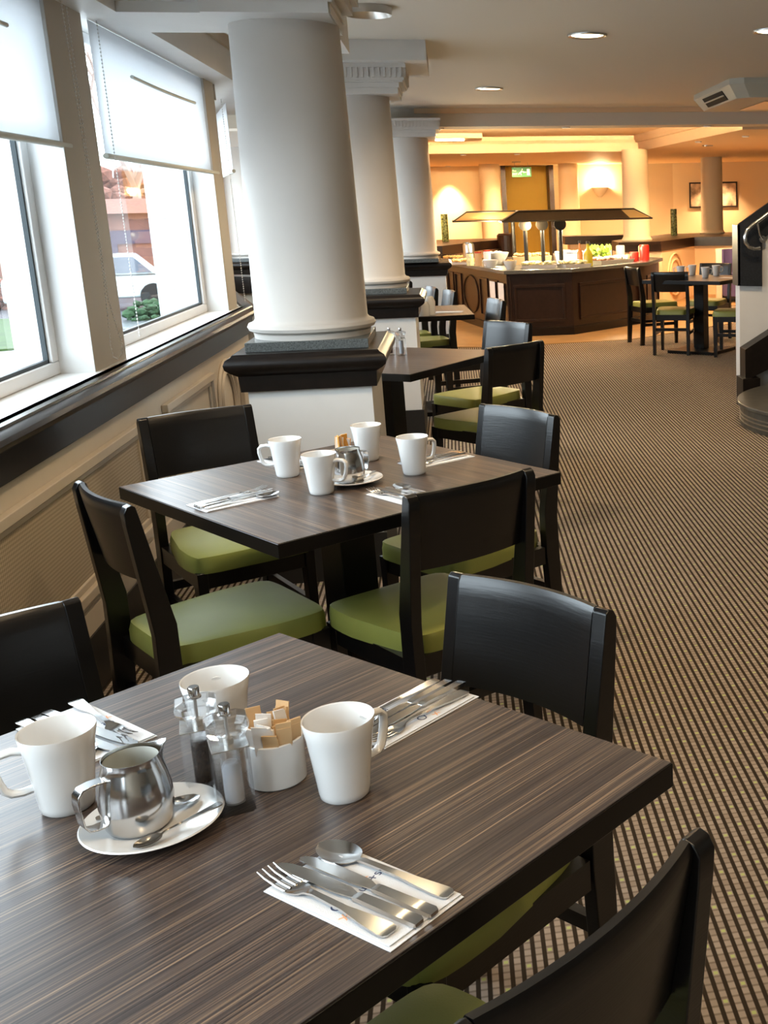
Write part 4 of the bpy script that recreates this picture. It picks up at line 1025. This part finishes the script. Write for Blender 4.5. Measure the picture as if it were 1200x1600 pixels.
bm = nb(); hexa(bm, [(hx+.003, -hy+.03, z0_+.01), (hx+.003, hy-.03, z0_+.01), (hx-.01, hy-.03, z0_+.01), (hx-.01, -hy+.03, z0_+.01)], [(hx-.185, -hy+.15, z0_+.105), (hx-.185, hy-.15, z0_+.105), (hx-.195, hy-.15, z0_+.105), (hx-.195, -hy+.15, z0_+.105)]); obj('end_panel', bm, M['hoodamber'], t1_)
bm = nb(); hexa(bm, [(hx-.27, -hy-.004, z0_+.008), (hx-.02, -hy-.004, z0_+.008), (hx-.02, -hy+.01, z0_+.008), (hx-.27, -hy+.01, z0_+.008)], [(hx-.36, -hy+.112, z0_+.108), (hx-.19, -hy+.112, z0_+.108), (hx-.19, -hy+.125, z0_+.108), (hx-.36, -hy+.125, z0_+.108)]); obj('end_panel', bm, M['hoodamber'], t1_)
t2_, hx, hy, z0_ = canopy(.02, 1.2, 15.0, 15.9, 1.315, 1.43, .18, 'left rear amber canopy of the buffet', M['amberglass'])
bm = nb(); tube(bm, [(.2, 0, 0), (.2, 0, z0_+.03)], .026, 12); obj('post', bm, M['bronze'], t2_, smooth=True)
# food and crockery on the counter
def bowl(x, y, r, h, m_, label, fill=None, grp='bowls and platters on the buffet', name='bowl'):
    t = thing(name, label, 'bowl', (x, y, .772), 0, grp)
    bm = nb(); lathe(bm, [(0, 0), (r*.5, 0), (r*.55, h*.1), (r*.9, h*.7), (r, h), (r*.95, h), (r*.82, h*.7), (r*.45, h*.15), (0, h*.13)], 28, cap=False); obj('bowl_body', bm, m_, t, smooth=True)
    if fill:
        bm = nb(); random.seed(int(x*100))
        for k in range(22):
            a, q = random.random()*6.28, random.random()**.5*r*.75
            bmesh.ops.create_icosphere(bm, subdivisions=1, radius=r*.22, matrix=Matrix.Translation((q*math.cos(a), q*math.sin(a), h*.85+.02*random.random())) @ Matrix.Diagonal((1, 1, .6, 1)))
        obj('food', bm, fill, t)
    return t
bowl(.645, 13.35, .085, .10, M['porcelain'], 'white round bowl at the front left corner of the buffet', M['bread'])
bowl(.44, 13.95, .10, .09, M['porcelain'], 'white bowl on the left side of the buffet', None)
bowl(.53, 14.62, .17, .15, M['porcelain'], 'large white bowl behind the corner bowl on the buffet', M['sachet'])
def tray(x, y, w, d, h, label, fill, rz=0, n=40, m_='porcelain'):
    t = thing('serving_tray', label, 'tray', (x, y, .772), rz, 'serving trays on the buffet')
    bm = nb(); hexa(bm, [(-w/2*.9, -d/2*.9, 0), (w/2*.9, -d/2*.9, 0), (w/2*.9, d/2*.9, 0), (-w/2*.9, d/2*.9, 0)], [(-w/2, -d/2, h), (w/2, -d/2, h), (w/2, d/2, h), (-w/2, d/2, h)]); obj('tray_body', bm, M[m_], t)
    bm = nb(); random.seed(int(x*77+y*13))
    for k in range(n):
        bmesh.ops.create_icosphere(bm, subdivisions=1, radius=.035, matrix=Matrix.Translation(((random.random()-.5)*w*.85, (random.random()-.5)*d*.8, h+.008+.02*random.random())) @ Matrix.Diagonal((1, 1, .5, 1)) @ Matrix.Rotation(random.random()*3, 4, 'Z'))
    obj('food', bm, fill, t); return t
M['fruit'] = mat('cut_fruit', (.75, .72, .40), .4, var=.4, vscale=25); M['meat'] = mat('cold_cuts', (.65, .38, .28), .4, var=.4, vscale=25)
tray(.98, 13.45, .42, .3, .04, 'white platter of pale fruit at the front of the buffet', M['fruit'])
tray(1.40, 13.42, .34, .3, .04, 'platter of cut melon near the middle corner of the buffet', M['fruit'], .3)
tray(1.78, 13.86, .34, .34, .05, 'platter of cold cuts right of the bottles', M['meat'], .7)
tray(2.04, 14.22, .34, .3, .04, 'white tray at the right part of the buffet', M['sachet'], .7)
tray(.98, 14.47, .48, .35, .10, 'deep basket of bread on the buffet, left under the canopy', M['bread'], 0, 40, 'kraft')
tray(1.50, 14.47, .48, .3, .12, 'deep pale tray under the middle post', M['sachet'])
tray(.12, 15.0, .4, .35, .03, 'flat tray left of the large bowl', M['bread'], -.5)
tray(2.28, 14.75, .4, .3, .03, 'flat tray at the right rear of the buffet', M['fruit'], .9)
tray(.02, 15.9, .35, .3, .04, 'tray of pastries at the left rear of the buffet', M['bread'], .2)
t = thing('salad_bunch', 'heap of green salad leaves on the buffet right of the bottles', 'salad', (1.86, 14.62, .782))
bm = nb(); random.seed(3)
for k in range(60):
    a, q, z_ = random.random()*6.28, random.random()**.5*.15, random.random()*.15
    bmesh.ops.create_icosphere(bm, subdivisions=1, radius=.03, matrix=Matrix.Translation((q*math.cos(a), q*math.sin(a), .03+z_)) @ Matrix.Rotation(random.random()*3, 4, 'X') @ Matrix.Diagonal((1, .3, 1.6, 1)))
obj('leaves', bm, M['leaf'], t)
def bottle(x, y, r, h, m_, label, neck=.3, name='oil_bottle'):
    t = thing(name, label, 'bottle', (x, y, .772), 0, 'bottles on the buffet')
    bm = nb(); lathe(bm, [(0, 0), (r, 0), (r, h*.45), (r*.85, h*.55), (r*.35, h*.68), (r*.3, h*.9), (0, h*.9)], 20, cap=False); obj('bottle_glass', bm, m_, t, smooth=True)
    bm = nb(); lathe(bm, [(0, h*.9), (r*.4, h*.9), (r*.4, h), (0, h)], 12, cap=False); obj('stopper', bm, M['cork'], t)
bottle(1.50, 13.62, .036, .30, M['rose'], 'rose coloured vinegar bottle beside the canopy post')
bottle(1.60, 13.62, .055, .29, M['oil'], 'bulbous olive oil bottle with black stopper')
def jar(x, y, r, h, m_, label, lid=None):
    t = thing('storage_jar', label, 'jar', (x, y, .772), 0, 'jars and jugs on the buffet')
    bm = nb(); lathe(bm, [(0, 0), (r, 0), (r*1.02, h*.9), (r*.9, h), (0, h)], 20, cap=False); obj('jar_body', bm, m_, t, smooth=True)
    if lid: bm = nb(); lathe(bm, [(0, h), (r*.95, h), (r*.95, h*1.08), (0, h*1.08)], 16, cap=False); obj('lid', bm, lid, t)
jar(.20, 15.3, .075, .25, M['steel_brushed'], 'tall brushed steel canister at the left of the buffet', M['steel'])
jar(.30, 14.35, .045, .16, M['kraft'], 'small amber jar behind the left bowl', M['red'])
jar(.41, 14.28, .045, .18, M['sachet'], 'pale jar beside the amber one', M['red'])
jar(.20, 14.50, .045, .15, M['fruit'], 'yellow jar next to the steel canister', M['steel'])
jar(2.27, 14.28, .06, .12, M['red'], 'squat red jelly bowl at the right of the buffet')
jar(2.44, 14.50, .065, .20, M['red'], 'tall red juice jug at the right of the buffet')
jar(2.50, 14.98, .06, .17, M['fruit'], 'yellow juice jug behind the red one')
jar(2.05, 15.2, .06, .17, M['sachet'], 'white jug behind the salad')
jar(2.25, 15.35, .06, .17, M['sachet'], 'white jug left behind the red one')

# ------------------------------------------------------------ far room details
t = thing('exit_sign', 'green lit exit sign with running man, hanging before the olive recess', 'sign', (1.31, 21.0, 2.10))
bm = nb(); box(bm, -.175, .175, -.02, .02, -.085, .085); obj('sign_box', bm, M['exitgreen'], t)
bm = nb(); tube(bm, [(-.12, 0, .085), (-.12, 0, .20)], .006, 6); tube(bm, [(.12, 0, .085), (.12, 0, .20)], .006, 6); obj('hanger', bm, M['steel_brushed'], t)
bm = nb()
def fl(bm, pts): hexa(bm, [(x, -.0225, z) for x, z in pts], [(x, -.0205, z) for x, z in pts])
fl(bm, [(.095, -.055), (.145, -.055), (.145, .055), (.095, .055)]); fl(bm, [(.035, -.006), (.080, -.006), (.080, .006), (.035, .006)]); fl(bm, [(.04, -.02), (.025, 0), (.04, .02)])
fl(bm, [(-.02, .010), (.0, .03), (.015, .02), (-.01, -.02), (-.03, -.01)]); fl(bm, [(-.03, -.015), (-.015, -.02), (.0, -.05), (-.012, -.055)]); fl(bm, [(-.03, -.01), (-.055, -.045), (-.065, -.035), (-.035, .0)]); fl(bm, [(.0, .025), (.025, .01), (.022, 0), (-.005, .012)])
bmesh.ops.create_icosphere(bm, subdivisions=1, radius=.012, matrix=Matrix.Translation((.012, -.022, .048)))
obj('pictogram', bm, M['exitwhite'], t)
for s, z_ in (('Fire', .012), ('EXIT', -.045)):
    c = bpy.data.curves.new('sign_text', 'FONT'); c.body = s; c.size = .042; c.extrude = .001; c.materials.append(M['exitwhite'])
    o = bpy.data.objects.new('sign_text', c); C.objects.link(o); o.parent = t; o.location = (-.165, -.022, z_); o.rotation_euler = (PI/2, 0, 0); to_mesh(o)
t = thing('wall_sconce', 'half-bowl plaster uplighter glowing on the far wall', 'lamp', (2.93, YB, 1.80))
bm = nb(); 
prof = [(.02, -.16), (.09, -.10), (.15, -.02), (.17, .03)]
rings = [[bm.verts.new((r*math.cos(q), -r*math.sin(q)*.9, z_)) for q in [PI*k/16 for k in range(17)]] for r, z_ in prof]
for A_, B_ in zip(rings, rings[1:]):
    for k in range(16): bm.faces.new((A_[k], A_[k+1], B_[k+1], B_[k]))
bm.faces.new(rings[0])
obj('bowl_shade', bm, M['tubcream'], t, smooth=True)
bm = nb(); bmesh.ops.create_icosphere(bm, subdivisions=2, radius=.05, matrix=Matrix.Translation((0, -.08, .02))); obj('bulb', bm, M['glow'], t)
lamp('sconce_light', 'POINT', (0, -.10, .12), 40, (1, .72, .35), .05, parent=t)
def picture(x, y, rz, w, h, label, cols):
    t = thing('framed_picture', label, 'picture', (x, y, 1.64), rz, 'framed pictures on the far wall')
    bm = nb(); box(bm, -w/2, w/2, -.03, 0, -h/2, h/2); obj('picture_frame', bm, M['blackpaint'], t)
    bm = nb(); box(bm, -w/2+.03, w/2-.03, -.033, -.03, -h/2+.03, h/2-.03)
    m_ = mat('print_'+str(int(x)), (.5, .4, .3), .5, var=.9, vscale=5); obj('print', bm, m_, t)
picture(4.95, YB-.10, math.radians(-9.7), .46, .50, 'left framed print half hidden by the far right column', None)
picture(5.50, YB-.19, math.radians(-9.7), .36, .50, 'right framed print beside the far right column', None)
def vase(x, y, label):
    bm = nb(); m_ = mat('green_mosaic_glass', (.22, .27, .10), .25, var=.85, vscale=34) if 'vasem' not in M else M['vasem']; M['vasem'] = m_
    lathe(bm, [(0, 0), (.055, 0), (.058, .02), (.055, .45), (.048, .45), (.046, .03), (0, .03)], 20, cap=False)
    tag(obj('tall_vase', bm, m_, smooth=True, loc=(x, y, .944)), label, 'vase', 'tall green patterned vases')
vase(-.115, 19.3, 'tall green patterned vase on the partition left of the buffet'); vase(3.78, 19.3, 'tall green patterned vase on the partition between the amber columns')
def tub(x, y, rz, label):
    t = thing('tub_armchair', label, 'armchair', (x, y, 0), rz, 'tub armchairs near the amber partition')
    bm = nb(); n = 20; R_, r_ = .36, .27
    pts = [(R_*math.cos(q), R_*math.sin(q)) for q in [math.radians(-20+220*k/n) for k in range(n+1)]]+[(r_*math.cos(q), r_*math.sin(q)) for q in [math.radians(200-220*k/n) for k in range(n+1)]]
    prism(bm, pts, 0, .80); obj('shell', bm, M['tubcream'], t)
    bm = nb(); pts = [((r_+.004)*math.cos(q), (r_+.004)*math.sin(q)) for q in [math.radians(-18+216*k/n) for k in range(n+1)]]+[((r_-.03)*math.cos(q), (r_-.03)*math.sin(q)) for q in [math.radians(198-216*k/n) for k in range(n+1)]]
    prism(bm, pts, .40, .79); prism(bm, [((r_-.01)*math.cos(q), (r_-.01)*math.sin(q)) for q in [2*PI*k/24 for k in range(24)]], .10, .44); obj('cushion', bm, M['purple'], t)
tub(4.25, 16.6, math.radians(-20), 'cream tub armchair with purple inside, right of the far table')

# ceiling fittings
def downlight(x, y, z, r, label, energy, col, grp='recessed downlights', drop=.004, spot=2.7):
    t = thing('ceiling_downlight', label, 'lamp', (x, y, z), 0, grp)
    bm = nb(); lathe(bm, [(r*.78, .002), (r*.80, -.006), (r*.97, -.009-drop), (r, -.004), (r, 0)], 36, cap=False); ring = obj('trim_ring', bm, M['steel_brushed' if r > .07 else 'white'], t, smooth=True)
    bm = nb(); lathe(bm, [(0, -.004), (r*.8, -.004), (r*.8, -.002), (0, -.002)], 28, cap=False); obj('lens', bm, M['glow'], t)
    lamp('downlight_beam', 'SPOT', (0, 0, -.03), energy, col, r*.7, (0, 0, 0), spot, .8, parent=t)
    return t
BIG = 48
downlight(-.345, 6.15, CEIL, .12, 'glowing round downlight at the top edge above the columns', BIG, WARM, drop=.03)
downlight(.87, 7.02, CEIL, .12, 'large round downlight in the middle of the main ceiling', BIG, WARM)
downlight(.39, 10.1, CEIL, .12, 'round downlight nearest the cross beam', BIG, WARM)
downlight(1.96, 6.8, CEIL, .12, 'round downlight cut by the right edge of the picture', BIG, WARM)
for (x, y) in ((-.2, 3.3), (.95, 3.2), (2.2, 3.2), (-.1, .9), (1.0, .6), (2.3, .4), (3.6, 3.2), (3.6, 9.8)):
    downlight(x, y, CEIL, .12, 'round downlight out of view over the near part of the room', BIG*(1.1 if (x, y) == (-.2, 3.3) else .48), WARM, 'downlights out of view', spot=1.9 if (x, y) == (-.2, 3.3) else 2.7)
for k, x in enumerate((-.058, 1.26, 2.80)):
    downlight(x, 12.28, 2.30, .045, ['left', 'middle', 'right'][k]+' small spotlight under the cross beam', 60, ORANGE, 'small spotlights')
for k, (x, y) in enumerate(((.24, 17.6), (1.045, 17.6), (3.25, 14.8), (3.6, 13.7))):
    downlight(x, y, 2.27, .045, ['leftmost small spotlight in the far soffit', 'small spotlight in the far soffit above the exit sign', 'small spotlight in the right amber soffit', 'small spotlight nearest the beam in the right amber soffit'][k], 50, ORANGE, 'small spotlights')
downlight(.0, 22.25, 2.27, .05, 'small spotlight throwing a scallop on the left far wall', 420, ORANGE, 'wall washers', spot=1.3)
downlight(-.7, 22.1, 2.27, .05, 'wall washer hidden behind the third column', 190, ORANGE, 'wall washers', spot=1.5)
downlight(5.2, 21.9, 2.27, .05, 'small spotlight above the framed prints', 190, ORANGE, 'wall washers', spot=1.7)
for (x, y) in ((1.2, 20.6), (3.4, 20.9), (3.6, 15.8), (5.5, 15.5), (-.4, 19.2), (-2.4, 15.2)):
    downlight(x, y, 2.27 if not (x < 3 and y < 17.3) else 2.5, .08, 'larger downlight in the far amber ceiling', 200, ORANGE, 'far ceiling downlights')
# heat lamps inside the canopy
for (x, y) in ((.95, 14.1), (1.5, 14.1), (2.05, 14.1)):
    lamp('heat_lamp_light', 'POINT', (x, y, 1.25), 45, (1, .82, .5), .05)
lamp('heat_lamp_light', 'POINT', (.5, 14.9, 1.26), 50, (1, .82, .5), .05)
# concealed cove lighting tubes in the amber recess
t = thing('cove_light', 'concealed warm cove tube on the back of the cross beam', 'lamp', (1.2, 12.56, 2.36)); lamp('cove_glow', 'AREA', (0, .05, 0), 21, ORANGE, 4.5, (math.radians(91), 0, 0), size_y=.06, parent=t).data.spread = math.radians(28)
bm = nb(); tube(bm, [(-2.3, 0, 0), (2.3, 0, 0)], .012, 8); obj('tube', bm, M['glow'], t)

# air conditioning cassette
t = thing('ceiling_air_conditioner', 'grey cassette air conditioner on the ceiling at upper right', 'air conditioner', (3.13, 10.08, CEIL), 0)
bm = nb(); s_ = .80; c_ = .10; q_ = .90
oct0 = [(-s_+c_, -s_), (s_-c_, -s_), (s_, -s_+c_), (s_, s_-c_), (s_-c_, s_), (-s_+c_, s_), (-s_, s_-c_), (-s_, -s_+c_)]
hexa(bm, [(x*q_, y*q_, -.150) for x, y in oct0], [(x, y, -.045) for x, y in oct0]); hexa(bm, [(x, y, -.045) for x, y in oct0], [(x, y, 0) for x, y in oct0])
obj('housing', bm, M['acgrey'], t)
for k in range(4):
    Rm = Matrix.Rotation(k*PI/2, 4, 'Z'); bm = nb(); e = .004
    hexa(bm, [(-.38, -s_*.915-e, -.138), (.38, -s_*.915-e, -.138), (.38, -s_*.915+.02, -.138), (-.38, -s_*.915+.02, -.138)], [(-.38, -s_*.985-e, -.065), (.38, -s_*.985-e, -.065), (.38, -s_*.985+.02, -.065), (-.38, -s_*.985+.02, -.065)])
    bmesh.ops.transform(bm, matrix=Rm, verts=bm.verts); v_ = obj('air_slot', bm, M['rubber'], t)
    bm = nb(); box(bm, -.37, .37, -s_*.955-.012, -s_*.955, -.108, -.098)
    bmesh.ops.transform(bm, matrix=Rm, verts=bm.verts); obj('louvre', bm, M['acgrey'], v_)
bm = nb(); box(bm, -.42, .42, -.42, .42, -.158, -.150); obj('intake_grille', bm, M['steel_brushed'], t)
t = thing('ceiling_air_conditioner', 'flat air outlet high in the far amber ceiling left of the exit sign', 'air conditioner', (.05, 16.6, 2.50))
bm = nb(); box(bm, -.45, .45, -.3, .3, -.07, 0); obj('housing', bm, M['amber'], t)
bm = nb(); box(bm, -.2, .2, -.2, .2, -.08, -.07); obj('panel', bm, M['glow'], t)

# ------------------------------------------------------------ outdoors beyond the windows
bm = nb(); box(bm, -60, -4.0, -10, 90, -.9, -.8); box(bm, -4.0, -1.6, -10, 8.6, -.9, -.8)
g = struct('ground', bm, M['paving'], 'pale paved ground outside the windows', 'ground')
bm = nb(); prism(bm, [(-60, 44), (-9, 25), (-4.2, 24), (-4.2, 90), (-60, 90)], -.8, -.78); g2 = struct('ground_driveway', bm, M['asphalt'], 'wet grey driveway outside', 'road')
bm = nb(); prism(bm, [(-26, 14), (-7.7, 21.5), (-10, 28), (-26, 30)], -.8, -.76); tag(obj('lawn', bm, M['lawn']), 'green lawn seen through the left window', 'grass', kind='stuff')
bm = nb(); prism(bm, [(-30, 34), (-12.9, 33.2), (-13.3, 35), (-30, 36.3)], -.78, -.75); tag(obj('lawn', bm, M['lawn']), 'second strip of lawn beyond the bushes in the left window', 'grass', kind='stuff')
def bush(x, y, z, rx, rz_, m_, label, n=120, nm='bush'):
    bm = nb(); random.seed(int(abs(x*31+y*7)))
    for k in range(n):
        v = Vector((random.gauss(0, 1), random.gauss(0, 1), random.gauss(0, 1))).normalized()*random.random()**.4
        s = .16*rx
        bmesh.ops.create_icosphere(bm, subdivisions=1, radius=s*(.6+.8*random.random()), matrix=Matrix.Translation((v.x*rx, v.y*rx, abs(v.z)*rz_)) @ Matrix.Rotation(random.random()*3, 4, 'X') @ Matrix.Diagonal((1, .6, .8, 1)))
    tag(obj(nm, bm, m_, loc=(x, y, z)), label, 'bush')
bush(-11.9, 31.6, -.8, .95, .95, M['bush_r'], 'russet bush low in the left window')
bush(-13.7, 35.8, -.8, .9, .85, M['bush_g'], 'dark green bush behind the russet one')
bush(-24, 62, -.8, 5, 5.0, M['bush_r'], 'reddish trees far off in the left window', 160)
bush(-12.0, 46, -.8, 2.3, 4.3, M['bush_r'], 'russet tree behind the brick house', 260)
# brick house
t = thing('brick_house', 'red brick house across the driveway seen through the second window', 'building', (-11.2, 36.6, -.8), math.radians(12))
bm = nb(); box(bm, -2.8, 2.8, 0, 3, 0, 2.35); obj('wall', bm, M['brick'], t)
bm = nb(); box(bm, -2.85, 2.85, -.06, 0, 1.45, 1.85); box(bm, .6, 1.25, -.07, 0, .7, 1.45); obj('dark_band', bm, M['roofp'], t)
bm = nb(); xprism(bm, [(-.3, 2.35), (3.3, 2.35), (1.5, 2.8)], -3, 3); obj('roof', bm, M['bush_r'], t)
t = thing('car', 'white car parked in front of the brick house', 'car', (-8.5, 29.2, -.78), math.radians(12))
bm = nb(); xprism(bm, [(0, .3), (0, .8), (.2, .85), (1.5, .85), (1.5, .3)], -2, 2); hexa(bm, [(-1.3, .1, .85), (1.4, .1, .85), (1.4, 1.4, .85), (-1.3, 1.4, .85)], [(-.8, .25, 1.35), (.9, .25, 1.35), (.9, 1.25, 1.35), (-.8, 1.25, 1.35)]); obj('body', bm, M['car'], t, bevel=.06)
bm = nb(); hexa(bm, [(-1.15, .09, .9), (1.25, .09, .9), (1.25, .12, .9), (-1.15, .12, .9)], [(-.78, .22, 1.28), (.86, .22, 1.28), (.86, .25, 1.28), (-.78, .25, 1.28)]); obj('side_window', bm, M['carglass'], t)
for x in (-1.25, 1.25):
    bm = nb(); tube(bm, [(x, -.02, .32), (x, .2, .32)], .32, 20); obj('wheel', bm, M['rubber'], t)
bush(-6.7, 26.9, -.78, .7, .42, M['bush_g'], 'low dark hedge in front of the white car', 80)
bush(-8.3, 27.0, -.78, .7, .42, M['bush_g'], 'low dark hedge at the rear of the white car', 80)
# bare tree
t = thing('bare_tree', 'bare winter tree rising above the brick house', 'tree', (-10.6, 42.2, -.8))
bm = nb(); random.seed(5)
def br(p, d, L, r, n):
    q = p+d*L; tube(bm, [tuple(p), tuple(q)], [r, r*.65], 5)
    if n:
        for k in range(3): br(q, (d+Vector((random.uniform(-.7, .7), random.uniform(-.7, .7), random.uniform(-.1, .5)))).normalized(), L*.68, r*.6, n-1)
br(Vector((0, 0, 0)), Vector((0, 0, 1)), 3.2, .22, 5); obj('branches', bm, M['bark'], t)
bm = nb(); box(bm, -.13, .13, -.13, .13, 0, 4)
tag(obj('exterior_pillar', bm, M['car'], loc=(-2.16, 9.5, -.8)), 'white square pillar just outside the second window', 'pillar')
bm = nb(); box(bm, -.06, .06, -.06, .06, 0, 3.6)
tag(obj('exterior_pillar', bm, M['car'], loc=(-2.55, 7.5, -.8)), 'white pillar seen at the right of the lawn window', 'pillar')
